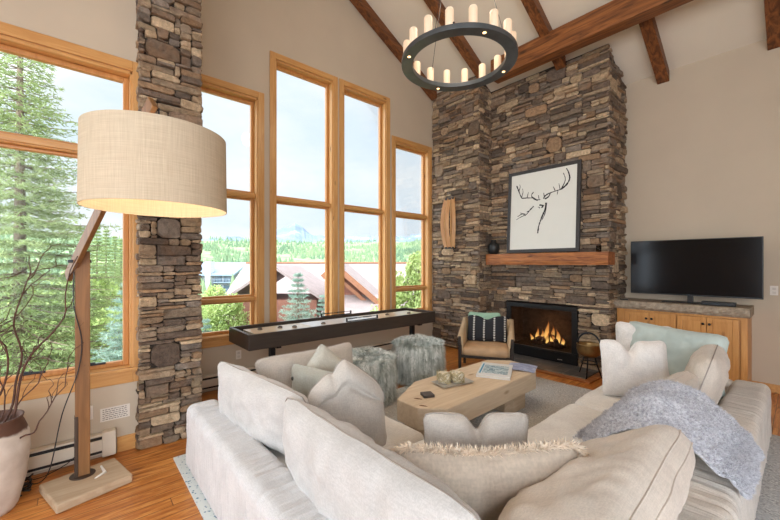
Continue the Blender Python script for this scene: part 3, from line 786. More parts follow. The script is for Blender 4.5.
F = {}
F['sofa'] = fabric('sofa_slipcover', lin(200, 198, 197), 420, .9, (14, 1., 1.3), 2.2)
F['sofaR'] = fabric('sofa_slipcover_side', lin(210, 203, 194), 420, .8, (1., 11, 1.2), 2.)
F['seat'] = fabric('sofa_seat_cloth', lin(222, 220, 216), 420, .5, (1, 1, 1), 4)
F['cush'] = fabric('cushion_linen', lin(190, 187, 184), 420, .55, (1.4, 1, 1), 5)
F['cushB'] = fabric('cushion_linen_warm', lin(208, 198, 186), 420, .55, (1, 1, 1.3), 5)
F['oat'] = fabric('oat_linen', lin(194, 184, 172), 420, .4, (1, 1, 1), 6)
F['grey'] = fabric('greige_pillow', lin(184, 177, 169), 420, .4, (1, 1, 1), 6)
F['sage'] = fabric('sage_pillow', lin(164, 163, 152), 420, .4, (1, 1, 1), 6)
F['sagelt'] = fabric('pale_sage_pillow', lin(184, 182, 172), 420, .4, (1, 1, 1), 6)
F['aqua'] = fabric('aqua_velvet', lin(174, 186, 181), 600, .5, (1, 1, 1), 7, var=.16, rough=.6, slub=False)
F['linen'] = fabric('slubby_linen', lin(196, 182, 166), 160, .35, (1, 1, 1), 6, var=.1)
F['whitep'] = fabric('white_cotton', lin(220, 216, 212), 420, .4, (1, 1, 1), 6)
F['pipe'] = plain('grey_piping', lin(158, 150, 142), .9)

# ------------------------------------------------------------------ sectional sofa
def softbox(name, a, b, mat, parent, r=.05, seed=0, amp=.01, seg=.06, crown=0., pleat=None):
    """rounded, gently uneven upholstered block; pleat = axis along which gathers repeat"""
    x0, y0, z0 = a; x1, y1, z1 = b; cx, cy, cz = (x0+x1)/2, (y0+y1)/2, (z0+z1)/2
    hx, hy, hz = (x1-x0)/2, (y1-y0)/2, (z1-z0)/2
    bm = bmesh.new(); nx, ny, nz = [max(3, int(2*hh/seg)) for hh in (hx, hy, hz)]
    seen = {}
    def V(i, j, k):
        key = (i, j, k)
        if key not in seen:
            p = Vector((-hx+2*hx*i/nx, -hy+2*hy*j/ny, -hz+2*hz*k/nz))
            q = Vector([max(-(hh-r), min(hh-r, c)) for c, hh in zip(p, (hx, hy, hz))])
            d = p-q
            if d.length > 1e-6:
                nrm = d.normalized(); p = q+nrm*r
            else: nrm = Vector((0, 0, 0))
            if nrm.length == 0:
                m_ = max(((abs(p.x)/hx, 0), (abs(p.y)/hy, 1), (abs(p.z)/hz, 2)))[1]; nrm = Vector([math.copysign(1, p[m_]) if t == m_ else 0 for t in range(3)])
            w = p*3.2+Vector((seed*5.1+cx, cy, cz))
            dd = amp*noise.noise(w)+amp*.6*noise.noise(w*2.7)
            if pleat is not None:
                s = (p[pleat]+(cx, cy, cz)[pleat])
                dd += (.0085*(1-2*abs(noise.noise(Vector((s*23+1.2*noise.noise(Vector((s*2, p.z*3, 5))), p[(pleat+1) % 2]*2.2, p.z*2.2+seed)))))+.003*noise.noise(Vector((s*38, p[(pleat+1) % 2]*4, p.z*4))))*(1. if p.z > -hz+.05 else .3)
            if crown and p.z > 0: dd += crown*(1-(p.x/hx)**4)*(1-(p.y/hy)**4)*(nrm.z > .5)
            if p.z < -hz+r*1.5 and nrm.z < -.2: dd = 0
            seen[key] = bm.verts.new(p+nrm*dd+Vector((cx, cy, cz)))
        return seen[key]
    for k in (0, nz):
        for i in range(nx):
            for j in range(ny): bm.faces.new((V(i, j, k), V(i+1, j, k), V(i+1, j+1, k), V(i, j+1, k)))
    for j in (0, ny):
        for i in range(nx):
            for k in range(nz): bm.faces.new((V(i, j, k), V(i+1, j, k), V(i+1, j, k+1), V(i, j, k+1)))
    for i in (0, nx):
        for j in range(ny):
            for k in range(nz): bm.faces.new((V(i, j, k), V(i, j+1, k), V(i, j+1, k+1), V(i, j, k+1)))
    bmesh.ops.recalc_face_normals(bm, faces=bm.faces)
    me = bpy.data.meshes.new(name); bm.to_mesh(me); bm.free(); me.materials.append(mat); me.polygons.foreach_set('use_smooth', [True]*len(me.polygons))
    o = bpy.data.objects.new(name, me); col.objects.link(o)
    if parent: o.parent = parent
    return o
SX, SY = -1.7, .65
sofa = thing('sectional_sofa', 'large L-shaped off-white slipcovered sectional sofa facing the fire', 'sofa', (0, 0, 0))
softbox('backrest', (-3.17, .645, .012), (-.62, .875, .505), F['sofa'], sofa, .055, 1, .005, .013, pleat=0)
softbox('backrest', (-.44, .645, .012), (-.195, 4.76, .505), F['sofaR'], sofa, .055, 2, .005, .018, pleat=1)
softbox('backrest', (-.64, .65, .012), (-.43, .87, .503), F['sofa'], sofa, .05, 4, .006, .04)
softbox('arm', (-3.17, .87, .012), (-2.98, 1.86, .50), F['sofa'], sofa, .05, 3, .006, .05)
softbox('arm', (-1.30, 4.55, .012), (-.42, 4.76, .50), F['sofaR'], sofa, .05, 5, .006, .05)
softbox('seat_base', (-2.99, .86, .012), (-.45, 1.80, .28), F['sofa'], sofa, .03, 6, .004, .06)
softbox('seat_base', (-1.28, 1.78, .012), (-.45, 4.56, .28), F['sofaR'], sofa, .03, 7, .004, .06)
softbox('seat_cushion', (-2.97, .88, .27), (-1.72, 1.84, .425), F['seat'], sofa, .05, 8, .012, .05, crown=.02)
softbox('seat_cushion', (-1.71, .88, .27), (-.46, 1.84, .425), F['seat'], sofa, .05, 9, .012, .05, crown=.02)
softbox('seat_cushion', (-1.31, 1.85, .27), (-.46, 3.19, .425), F['seat'], sofa, .05, 10, .012, .05, crown=.02)
softbox('seat_cushion', (-1.31, 3.20, .27), (-.46, 4.54, .425), F['seat'], sofa, .05, 11, .012, .05, crown=.02)
ZS = .435
G1 = 'pillows on the left wing of the sofa'; G2 = 'pillows on the right wing of the sofa'
# left wing, from the window end
pillow('greige long back cushion leaning on the sofa arm at the window end', (.96, .43, .2), (-2.76, 1.53, ZS), 92, 12, F['grey'], G1, name='back_cushion', seed=1, cat='cushion', pipemat=F['pipe'], lump=.02)
pillow('pale sage pillow standing on its corner before the window-end cushion', (.42, .42, .16), (-2.50, 1.36, ZS+.09), 80, 12, F['sagelt'], G1, seed=2, roll=42)
sage_ = pillow('dull sage lumbar pillow with a covered button, behind the big back cushions', (.66, .42, .17), (-2.26, 1.36, ZS), 190, 6, F['sage'], G1, seed=3, roll=3)
m = MB(); m.lathe([(0, .012), (.012, .008), (.016, 0), (.0, -.004)], n=14); b_ = m.build('button', plain('button_dark', lin(70, 70, 66), .5), sage_, smooth=True); b_.location = (.25, .062, .33); b_.rotation_euler.x = R(-90)
pillow('big light back cushion standing on the sofa back nearest the stone column', (1.16, .43, .22), (-2.42, .975, ZS), 180+7, 10, F['cush'], G1, name='back_cushion', seed=4, cat='cushion', pipemat=F['pipe'], lump=.03, pinch=.04)
pillow('deeply chopped warm grey square pillow with two ears before the back cushions', (.52, .58, .19), (-1.83, 1.25, ZS), 250, -9, F['grey'], G1, seed=5, sag=.62, chop=.05, chopw=.1, cx=.3, pipemat=F['pipe'])
pillow('largest light back cushion, long seam along its top, nearest the camera', (1.34, .44, .24), (-1.27, .955, ZS), 180, 9, F['cush'], G1, name='back_cushion', seed=6, cat='cushion', pipemat=F['pipe'], lump=.03, pinch=.04)
# corner
pillow('plain greige pillow with a split top behind the fringed pillow', (.56, .42, .16), (-1.12, 1.56, ZS-.01), 229, 4, F['grey'], G1, seed=7, chop=.19, chopw=.17, pipemat=F['pipe'])
fringed = pillow('oatmeal linen pillow with a shaggy frayed fringe across the sofa corner', (.82, .40, .17), (-.94, 1.37, ZS-.01), 231, 10, F['linen'], G1, seed=8, lump=.02, pipe=0, chop=.07, chopw=.6)
# ragged fringe along its edges
rnd = random.Random(8); m = MB()
_, ef, eb = pillow_mesh(.82, .40, .17, .07, .6, 0, 8, .02, 0)
E_ = [(a+b)/2 for a, b in zip(ef, eb)]; cen = Vector((0, 0, .20))
for k in range(len(E_)):
    a, b = E_[k], E_[(k+1) % len(E_)]
    if a.z < .12: continue
    out = ((a-cen)*Vector((1, 0, 1))); out = Vector((out.x*.4, 0, out.z+.0)).normalized() if abs(a.x) < .36 else Vector((math.copysign(1, a.x), 0, .2)).normalized()
    for q in range(40):
        p = a.lerp(b, rnd.random()); d = (out+Vector((rnd.uniform(-.7, .7), rnd.uniform(-1.1, 1.1), rnd.uniform(-.5, .3)))).normalized(); ln = rnd.uniform(.02, .055)
        sd = Vector((rnd.uniform(-1, 1), rnd.uniform(-1, 1), rnd.uniform(-1, 1))).cross(d).normalized()*.0026
        e = p+d*ln+Vector((0, 0, -.008))
        m.add([p-sd, p+sd, p+d*ln*.6+sd*.8, e, p+d*ln*.6-sd*.8], [(0, 1, 2, 3, 4)])
m.build('fringe', plain('frayed_thread', lin(232, 218, 200), .95, var=.2, nscale=30), fringed)
# right wing
pillow('big boxed back cushion with double seams slumped on the right wing in front', (1.08, .56, .22), (-.75, 1.55, ZS+.03), 92, -50, F['cushB'], G2, name='back_cushion', seed=9, band=.06, cat='cushion', lump=.03)
pillow('boxed back cushion hidden beneath the fluffy throw', (.58, .34, .08), (-.70, 2.76, ZS), 90, -36, F['cushB'], G2, name='back_cushion', seed=10, band=.06, cat='cushion')
pillow('plump beige back cushion with a dark seam at the far right sofa end', (.98, .50, .22), (-.60, 3.92, ZS), 94, -16, F['cushB'], G2, name='back_cushion', seed=11, cat='cushion', pipemat=F['pipe'], lump=.03)
pillow('small beige cushion with a double seam poking over the fluffy throw', (.44, .36, .10), (-.70, 3.30, ZS+.01), 84, -22, F['oat'], G2, seed=12, band=.06)
pillow('tall white cushion standing behind the pale aqua one at the sofa end', (.52, .54, .18), (-1.10, 4.45, ZS), 4, 6, F['whitep'], G2, name='back_cushion', seed=13, cat='cushion')
pillow('pale aqua velvet cushion at the far end of the sofa', (.92, .56, .20), (-.86, 4.30, ZS), -22, 8, F['aqua'], G2, seed=14, lump=.03)
pillow('white chopped pillow in front of the pale aqua cushion', (.56, .50, .18), (-.94, 3.66, ZS), 40, 12, F['whitep'], G2, seed=15, chop=.2, chopw=.2, cx=-.15)

# fluffy throw draped over the right wing
n = NT('fluffy_grey'); v = n.coords(); a = n.noise(v, 60, 4, .7); b = n.noise(v, 9, 3)
n.color(n.mix(n.math('MULTIPLY', b, .5), n.ramp(a, [(.38, lin(150, 154, 166)), (.62, lin(230, 232, 238))]), lin(170, 172, 182))); n.rough(.95); n.b.inputs['Sheen Weight'].default_value = .4; M['fluff'] = n.m
thr = thing('fluffy_throw', 'blue-grey fluffy throw blanket draped over the right wing and its back', 'blanket', (-.60, 2.74, .385))
path = [(-.40, .045), (-.35, .065), (-.26, .16), (-.16, .29), (-.02, .385), (.12, .375), (.24, .30), (.33, .21), (.38, .17), (.41, .13), (.42, .10)]
def pathat(t):
    f_ = t*(len(path)-1); i = min(int(f_), len(path)-2); q = f_-i
    p0, p1, p2, p3 = [Vector(path[max(0, min(len(path)-1, i+k))]) for k in (-1, 0, 1, 2)]
    return .5*((2*p1)+(p2-p0)*q+(2*p0-5*p1+4*p2-p3)*q*q+(3*p1-p0-3*p2+p3)*q**3)
def tsurf(u, v, sg):
    t = (u+1)/2; p = pathat(t); p2 = pathat(min(1, t+.01)); p1 = pathat(max(0, t-.01)); d = (p2-p1).normalized(); nr = Vector((-d.y, d.x))
    half = .31+.07*math.sin(t*PI)+.04*noise.noise(Vector((t*5, 3, 0)))
    y = v*half+.10*(t-.5)*-1
    dd = .028*noise.noise(Vector((t*5, y*7, 1)))+.012*noise.noise(Vector((t*16, y*18, 2)))
    ed = max(0, 1-max(abs(u), abs(v))**8)**.5
    th = sg*.020*ed
    drop = -.07*max(0, v-.6)*math.sin(t*PI)-.22*max(0, -v-.45)*math.sin(min(1, t*1.5)*PI)
    return Vector((p.x+nr.x*(dd+th), y, p.y+nr.y*(dd+th)+drop+.012))
m = MB(); vf, ff = grid_sheet(60, 44, lambda u, v: tsurf(u, v, 1)); vb, fb = grid_sheet(60, 44, lambda u, v: tsurf(u, v, -1))
m.add(vf, ff); m.add(vb, [tuple(reversed(f)) for f in fb]); m.build('cloth', M['fluff'], thr, smooth=True, merge=True)
m = MB(); rnd = random.Random(77)
for _ in range(26000):
    u, v = rnd.uniform(-1, 1), rnd.uniform(-1, 1); p = tsurf(u, v, 1); pu = tsurf(min(1, u+.02), v, 1)-p; pv = tsurf(u, min(1, v+.02), 1)-p
    nr = pu.cross(pv)
    if nr.length < 1e-9: nr = Vector((0, 0, 1))
    nr.normalize()
    if nr.z < 0 and u < .6: nr = -nr
    d = (nr*.7+Vector((rnd.uniform(-1, 1), rnd.uniform(-1, 1), rnd.uniform(-.8, .4)))).normalized(); ln = rnd.uniform(.010, .026)
    s_ = d.orthogonal().normalized()*.0022; m.add([p-s_, p+s_, p+d*ln], [(0, 1, 2)])
m.build('pile', M['fluff'], thr)

# ------------------------------------------------------------------ shaggy ottomans
n = NT('shaggy_fur'); tc = n.node('ShaderNodeTexCoord'); v = n.coords((1, 1, .16)); a = n.noise(v, 22, 4, .7)
n.color(n.ramp(a, [(.36, lin(138, 148, 142)), (.5, lin(206, 213, 208)), (.6, lin(246, 248, 246))])); n.rough(.9); M['fur'] = n.m  # vertical streaks in the colour stand for shading between the strands
M['furbase'] = plain('fur_base', lin(150, 158, 150), .95, var=.3, nscale=20)
ott = thing('fur_ottoman', 'round grey-green shaggy ottoman nearer the sofa', 'ottoman', (-3.40, 2.60, .018), 0, 'shaggy ottomans')
m = MB(); m.lathe([(.0, 0), (.28, 0), (.30, .05), (.305, .3), (.295, .43), (.25, .485), (.12, .50), (0, .505)], n=40); m.build('seat', M['furbase'], ott, smooth=True)
m = MB(); rnd = random.Random(4)
for k in range(20000):
    if rnd.random() < .32:
        r = .30*math.sqrt(rnd.random()); a = rnd.uniform(0, 2*PI); z = .503-.06*(r/.30)**5; nr = Vector((.5*math.cos(a)*r/.3, .5*math.sin(a)*r/.3, 1)); side = False
    else:
        a = rnd.uniform(0, 2*PI); z = rnd.uniform(.01, .47); r = .303-.02*max(0, (z-.4)/.07); nr = Vector((math.cos(a), math.sin(a), .15)); side = True
    p = Vector((r*math.cos(a), r*math.sin(a), z)); sw = noise.noise_vector(p*9)*.55
    ln = rnd.uniform(.04, .095)
    d1 = (nr*.9+sw+Vector((rnd.uniform(-.4, .4), rnd.uniform(-.4, .4), 0))).normalized()
    q = p+d1*ln*.4; d2 = (d1*.45+Vector((math.cos(a)*.35, math.sin(a)*.35, -.9 if side else -.35))+sw*.5).normalized(); e = q+d2*ln*.8
    if e.z < .003: e.z = .003
    s_ = d2.cross(Vector((math.cos(a), math.sin(a), .1))).normalized()*rnd.uniform(.0018, .0034)
    m.add([p-s_, p+s_, q+s_, q-s_, e], [(0, 1, 2, 3), (3, 2, 4)])
m.build('fur', M['fur'], ott)
o2 = dup(ott); o2.location = (-3.50, 3.56, .018); o2.rotation_euler.z = 2.2; o2.scale = (1.04, 1.04, 1.04)
o2['label'] = 'round grey-green shaggy ottoman nearer the armchair and stone pier'

# ------------------------------------------------------------------ coffee table and what stands on it
ct = thing('coffee_table', 'chunky pale timber coffee table with clipped corners on block legs', 'coffee table', (-2.23, 3.05, .018))
top = [(-.33, -.50), (-.10, -.94), (.16, -.94), (.33, -.775), (.31, .74), (.22, .92), (-.12, .96), (-.33, .76)]
bm = bmesh.new()
m = MB(); m.prism(top, .215, .405); m.cur = 0
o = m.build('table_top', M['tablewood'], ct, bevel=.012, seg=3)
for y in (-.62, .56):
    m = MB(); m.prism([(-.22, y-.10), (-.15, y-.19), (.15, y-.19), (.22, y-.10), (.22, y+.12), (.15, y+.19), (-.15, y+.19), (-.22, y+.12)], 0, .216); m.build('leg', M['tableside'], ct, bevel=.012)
ZT = .018+.406
# decay cracks as dark inlays
M['knot'] = plain('dark_knot', lin(110, 74, 44), .9, var=.4, nscale=60)
for (x, y, s) in ((.02, -.80, .05), (.16, -.88, .045)):
    m = MB()
    P = []
    for k in range(14):
        a = 2*PI*k/14; P.append((x+s*(1+.5*noise.noise(Vector((k*1.3, s*50, 0))))*math.cos(a)*.7, y+s*.25*math.sin(a)*(1+.5*noise.noise(Vector((k, 2, 0)))) +.3*(math.cos(a)*s)))
    m.prism(P, .4035, .4062); m.build('crack', M['knot'], ct)
tr_ = thing('serving_tray', 'small grey ceramic tray on the coffee table holding the candle', 'tray', (-2.27, 2.80, ZT), R(-12))
m = MB()
for s0, z in ((.8, 0), (1., .012)): pass
vs = []; fs = []
for (sx, sy, z) in ((.085, .15, 0), (.105, .19, .018), (.10, .182, .019), (.082, .146, .006)):
    vs += [(-sx, -sy, z), (sx, -sy, z), (sx, sy, z), (-sx, sy, z)]
for k in range(3):
    for q in range(4): fs.append((k*4+q, k*4+(q+1) % 4, k*4+4+(q+1) % 4, k*4+4+q))
fs += [(3, 2, 1, 0), (12, 13, 14, 15)]; m.add(vs, fs); m.build('dish', plain('grey_ceramic', lin(176, 172, 164), .5), tr_, bevel=.002)
cn = thing('woven_candle', 'cream and brown mottled candle cluster on the grey tray', 'candle holder', (-2.29, 2.79, ZT+.008))
cn.scale = (1.2, 1.2, 1.2); cn.location.z = ZT+.008
M['mottle'] = plain('mottled_glaze', lin(222, 214, 192), .4, var=.3, nscale=50)
for dx, dy in ((-.035, -.045), (.035, .045)):
    m = MB(); m.lathe([(.045, 0), (.052, .03), (.052, .075), (.045, .08), (.04, .06)], (dx, dy, 0), 24); m.build('cup', M['mottle'], cn, smooth=True)
    m = MB(); rnd = random.Random(int(dx*1000))
    for k in range(22):
        a = rnd.uniform(0, 2*PI); z = rnd.uniform(.01, .08); pts = [(dx+.055*math.cos(a+t*.25), dy+.055*math.sin(a+t*.25), z+.016*math.sin(t+k)) for t in range(6)]; m.tube(pts, .0045, 5)
    m.build('band', plain('driftwood_band', lin(188, 176, 140), .8, var=.3), cn, smooth=True)
cs = thing('coaster_stack', 'dark stack of leather coasters on the near end of the coffee table', 'coasters', (-2.20, 2.36, ZT), R(-25))
for k in range(3):
    m = MB(); m.box((-.05, -.05, .0005+k*.008), (.05, .05, .007+k*.008)); m.build('coaster', plain('coaster_grey', lin(88, 82, 80), .7), cs, bevel=.002)
bk = thing('picture_book', 'white art book with a blue woodcut cover on the coffee table', 'book', (-2.20, 3.44, ZT+.001), R(27))
bk.scale = (1.12, 1.25, 1.1)
m = MB(); m.box((-.15, -.20, .0), (.15, .20, .004)); m.box((-.15, -.20, .022), (.15, .20, .026)); m.box((-.152, -.20, 0), (-.148, .20, .026)); m.build('cover', plain('book_cover', lin(226, 228, 228), .35, var=.02), bk, bevel=.001)
m = MB(); m.box((-.146, -.195, .004), (.146, .195, .022)); m.build('pages', plain('pages', lin(220, 214, 204), .8), bk)
n = NT('cover_print'); v = n.coords((1, 1, 1)); a = n.noise(n.coords((1, 2.2, 1)), 26, 4, .6, 1.5)
n.color(n.ramp(a, [(.38, lin(60, 96, 120)), (.47, lin(130, 170, 188)), (.56, lin(214, 226, 228)), (.7, lin(224, 230, 230))])); n.rough(.3)
m = MB(); m.box((-.11, -.13, .026), (.12, .12, .0266)); m.build('cover_print', n.m, bk)
m = MB(); m.box((-.135, -.15, .026), (-.12, .15, .0268)); m.build('spine_stripe', plain('cyan_stripe', lin(60, 150, 190), .4), bk)
nk = thing('folded_magazine', 'pale blue magazine lying behind the art book', 'magazine', (-2.09, 3.80, ZT), R(20))
n = NT('mag_print'); a = n.noise(n.coords((1, 3, 1)), 12, 3, .5, 1); n.color(n.ramp(a, [(.35, lin(120, 130, 170)), (.55, lin(170, 182, 214)), (.7, lin(206, 210, 222))])); n.rough(.35)
m = MB(); vs = []; fs = []
for i in range(13):
    x = -.15+.3*i/12; z = .004+.012*math.sin(PI*i/12)**.6
    vs += [(x, -.16, z), (x, .13, z), (x, -.16, z+.004), (x, .13, z+.004)]
for i in range(12):
    a = i*4; b = a+4; fs += [(a, b, b+1, a+1), (a+2, a+3, b+3, b+2), (a, a+2, b+2, b), (a+1, b+1, b+3, a+3)]
fs += [(0, 1, 3, 2), (48, 50, 51, 49)]; m.add(vs, fs); m.build('cover', n.m, nk, smooth=False)

# ------------------------------------------------------------------ armchair
ch = thing('leather_armchair', 'tan sling armchair with dark wood frame facing the room by the hearth', 'armchair', (-3.13, 4.66, 0), R(31))
M['leather'] = plain('tan_leather', lin(186, 152, 116), .55, var=.14, nscale=9, bump=.25, bscale=14, bdist=.01)
M['canvas'] = plain('tan_canvas', lin(190, 164, 130), .75, var=.1, nscale=7, bump=.2, bscale=100)
# local: front = -Y, width along X
for sx in (-1, 1):
    x = sx*.36
    for y, tpz in ((-.33, .55), (.30, .62)):
        m = MB(); m.beam((x, y, 0), (x, y+(.0 if y < 0 else -.02), tpz), .032, .042); m.build('leg', M['chairwood'], ch, bevel=.006)
    m = MB(); m.beam((x, -.34, .50), (x, .34, .66), .034, .03); m.build('arm_rail', M['chairwood'], ch, bevel=.006)
    # side sling panel
    m = MB(); vs = []; N_ = 10; fs = []
    for k in range(N_+1):
        t = k/N_; y = -.36+.74*t; zt2 = .545+.17*t; zb = .30+.04*t
        ins = .02*math.sin(PI*t)
        for xx, zz in ((x-sx*.022+sx*.05, zt2), (x-sx*.03-sx*ins, (zt2+zb)/2), (x-sx*.035, zb), (x-sx*.05, zb), (x-sx*.048-sx*ins, (zt2+zb)/2), (x-sx*.032, zt2+.022), (x+sx*.03, zt2+.012)): vs.append((xx, y, zz))
    for k in range(N_):
        for q in range(7): fs.append((k*7+q, k*7+(q+1) % 7, k*7+7+(q+1) % 7, k*7+7+q))
    fs += [tuple(range(6, -1, -1)), tuple(N_*7+q for q in range(7))]
    m.add(vs, fs); m.build('armrest', M['canvas'], ch, smooth=True)
    m = MB(); m.box((x-.02, -.37, .44), (x+.02, -.345, .56)); m.build('arm_strap', M['chairwood'], ch, bevel=.006)
m = MB(); m.beam((-.36, -.33, .27), (.36, -.33, .27), .03, .045); m.build('stretcher', M['chairwood'], ch, bevel=.005)
m = MB(); m.beam((-.36, .29, .27), (.36, .29, .27), .03, .045); m.build('stretcher', M['chairwood'], ch, bevel=.005)
o = softbox('seat', (-.325, -.37, .28), (.325, .30, .41), M['leather'], ch, .045, 21, .008, .05, crown=.02)
m = MB(); vs = []; fs = []; N_ = 18
for j in range(9):
    v_ = j/8
    for i in range(N_+1):
        u = -1+2*i/N_; bow = .05*(1-u*u); vs.append((u*.345, .26+.13*v_+bow-.05*abs(u)**3, .36+.40*v_-.05*abs(u)**4*v_))
for j in range(8):
    for i in range(N_): a = j*(N_+1)+i; fs.append((a, a+1, a+N_+2, a+N_+1))
m.add(vs, fs); o = m.build('backrest', M['canvas'], ch, smooth=True); s_ = o.modifiers.new('sol', 'SOLIDIFY'); s_.thickness = .045; s_.offset = 0
# pillows on it
n = NT('mudcloth'); tc = n.node('ShaderNodeTexCoord'); sp = n.node('ShaderNodeSeparateXYZ'); n.link(tc.outputs['Object'], sp.inputs[0])
fx = n.math('PINGPONG', n.math('ADD', sp.outputs[0], .04), .075); line = n.math('LESS_THAN', fx, .009)
fz = n.math('FRACT', n.math('DIVIDE', sp.outputs[2], .036)); tri = n.math('LESS_THAN', fx, n.math('MULTIPLY', fz, .017)); tri = n.math('MULTIPLY', tri, n.math('GREATER_THAN', fz, .35))
n.color(n.mix(tri, lin(32, 34, 40), lin(206, 206, 200))); n.rough(.9); n.bump(n.noise(n.coords(), 7, 3), .4, .02)
cl = ch.matrix_world
def chp(x, y, z): return tuple(Matrix.Translation((-3.13, 4.66, 0)) @ Matrix.Rotation(R(31), 4, 'Z') @ Vector((x, y, z)))
pillow('pale green pillow behind the black patterned one on the armchair', (.50, .44, .14), chp(-.05, .17, .41), 31, 12, fabric('mint_cotton', lin(150, 186, 162), 400, .3, (1, 1, 1), 6), 'pillows on the armchair', seed=30, lump=.015)
pillow('black patterned pillow with rows of white triangles on the armchair', (.60, .40, .15), chp(.0, .03, .42), 31, 16, n.m, 'pillows on the armchair', seed=31, chop=.13, chopw=.3, lump=.015)

# ------------------------------------------------------------------ shuffleboard table
sb = thing('shuffleboard_table', 'long dark-sided shuffleboard game table under the tall windows', 'game table', (-4.16, 2.83, 0))
SW, SL = .33, 1.46; zt2 = .85
m = MB()
m.box((-SW, -SL, .68), (-SW+.035, SL, zt2)); m.box((SW-.035, -SL, .68), (SW, SL, zt2)); m.box((-SW+.035, -SL, .68), (SW-.035, -SL+.035, zt2)); m.box((-SW+.035, SL-.035, .68), (SW-.035, SL, zt2)); m.box((-SW+.035, -SL+.035, .68), (SW-.035, SL-.035, .70))
m.build('body', M['dkwood'], sb, bevel=.004)
M['play'] = wood('maple_playfield', lin(214, 196, 170), lin(232, 220, 200), 'Y', .7, .2, knots=False, bump=.02)
m = MB(); m.box((-.20, -SL+.12, .70), (.20, SL-.12, .825)); m.build('playfield', M['play'], sb, bevel=.004)
m = MB(); m.box((-.19, -.62, .8252), (.19, .30, .8262)); m.build('centre_panel', plain('white_panel', lin(226, 228, 230), .25, var=.03), sb)
for y in (-1.07, 1.27):
    m = MB(); m.box((-.035, y-.03, 0), (.035, y+.03, .68)); m.box((-.24, y-.04, 0), (.24, y+.04, .05)); m.box((-.2, y-.03, .63), (.2, y+.03, .68)); m.build('leg', M['black'], sb, bevel=.004)
M['puck'] = plain('puck_steel', lin(120, 106, 92), .35, .5)
for k, (x, y, lb) in enumerate(((-4.20, 1.63, 'dark puck nearest the open end of the shuffleboard'), (-4.16, 1.86, 'second dark puck from the open end of the shuffleboard'), (-4.08, 2.01, 'dark puck lying at the edge of the white playfield panel near the open end'), (-4.06, 2.40, 'dark puck alone mid-table on the shuffleboard'), (-4.14, 3.55, 'dark puck nearest the chimney end of the shuffleboard'), (-4.05, 3.92, 'last dark puck toward the stone pier on the shuffleboard'))):
    p_ = thing('shuffleboard_puck', lb, 'puck', (x, y, .827), 0, 'shuffleboard pucks')
    m = MB(); m.lathe([(.028, 0), (.03, .004), (.03, .014), (.026, .018)], n=20); m.build('puck_body', M['puck'], p_, smooth=False)
    m = MB(); m.lathe([(.020, .018), (.018, .023), (0, .024)], n=16); m.build('puck_cap', M['black'], p_, smooth=True)
for (x, y, lb) in ((-3.86, 2.88, 'black bead scoring rack on the room-side rim of the shuffleboard'), (-4.47, 2.86, 'black bead scoring rack on the window-side rim of the shuffleboard')):
    t = thing('score_rack', lb, 'score rack', (x, y, .853), 0, 'shuffleboard scoring racks')
    m = MB(); m.box((-.012, -.26, 0), (.012, .26, .010)); m.box((-.012, -.26, .01), (.012, -.245, .05)); m.box((-.012, .245, .01), (.012, .26, .05)); m.build('frame', M['plastic'], t, bevel=.002)
    m = MB(); m.tube([(0, -.25, .04), (0, .25, .04)], .004, 6); m.build('wire', M['iron'], t)
    m = MB()
    for k in range(14):
        yy = -.22+k*.02+(.10 if k > 6 else 0); m.lathe([(.002, -.008), (.013, -.004), (.013, .004), (.002, .008)], (0, yy, .04), 10)
    m.build('bead', M['plastic'], t, smooth=True)

# ------------------------------------------------------------------ drum floor lamp
LX, LY = -3.455, .035
lamp = thing('arc_floor_lamp', 'wooden crane floor lamp with a big linen drum shade, beside the urn', 'floor lamp', (LX, LY, 0))
LC = Vector((-2.457, .362, 0))
m = MB(); bp = [(-3.507, -.198), (-3.124, -.097), (-3.228, .314), (-3.607, .233)]
m.prism([(x-LX, y-LY) for x, y in bp], .0, .062); m.build('base', M['lampbase'], lamp, bevel=.012)
m = MB(); m.beam((-.0, 0, .06), (0, 0, 1.69), .052, .085, (0, 1, 0)); m.build('pole', M['lampwood'], lamp, bevel=.004)
m = MB(); m.beam((.0, -.035, .062), (0, -.035, .50), .062, .022, (0, 1, 0)); m.ring(.0001, .075, .062, .068, n=28); m.build('pole_bracket', plain('dark_bracket', lin(60, 44, 32), .5), lamp, bevel=.003)
dirv = (LC-Vector((LX, LY, 0))); dirv.z = 0; dirv.normalize()
A = Vector((0, 0, 1.62))-dirv*.13+Vector((0, 0, -.115)); B = Vector((0, 0, 1.62))+(LC-Vector((LX, LY, 0)))*1.02+Vector((0, 0, .90))
perp = Vector((dirv.y, -dirv.x, 0))*.042
m = MB(); m.beam(A+perp, B+perp, .03, .085); m.build('crane_arm', M['lampwood'], lamp, bevel=.004)
m = MB(); m.tube([perp*-1.2+Vector((0, 0, 1.62)), perp*2.0+Vector((0, 0, 1.62))], .012, 10); m.build('pivot_bolt', M['iron'], lamp, smooth=True)
S_ = LC-Vector((LX, LY, 0)); R_ = .36; zb, zt3 = 1.915, 2.345
n = NT('lamp_shade_linen'); a = n.noise(n.coords((2, 2, 110)), 3, 3); b = n.noise(n.coords((110, 110, 2)), 3, 2)
cc_ = n.ramp(n.math('MULTIPLY', n.math('ADD', a, b), .5), [(.35, lin(196, 180, 154)), (.65, lin(218, 204, 180))])
df = n.node('ShaderNodeBsdfDiffuse'); tl_ = n.node('ShaderNodeBsdfTranslucent'); ad = n.node('ShaderNodeMixShader'); ad.inputs[0].default_value = .16
n.link(cc_, df.inputs[0]); n.link(cc_, tl_.inputs[0]); n.link(df.outputs[0], ad.inputs[1]); n.link(tl_.outputs[0], ad.inputs[2]); n.link(ad.outputs[0], n.out.inputs[0])
m = MB(); vs = []; fs = []; N_ = 72
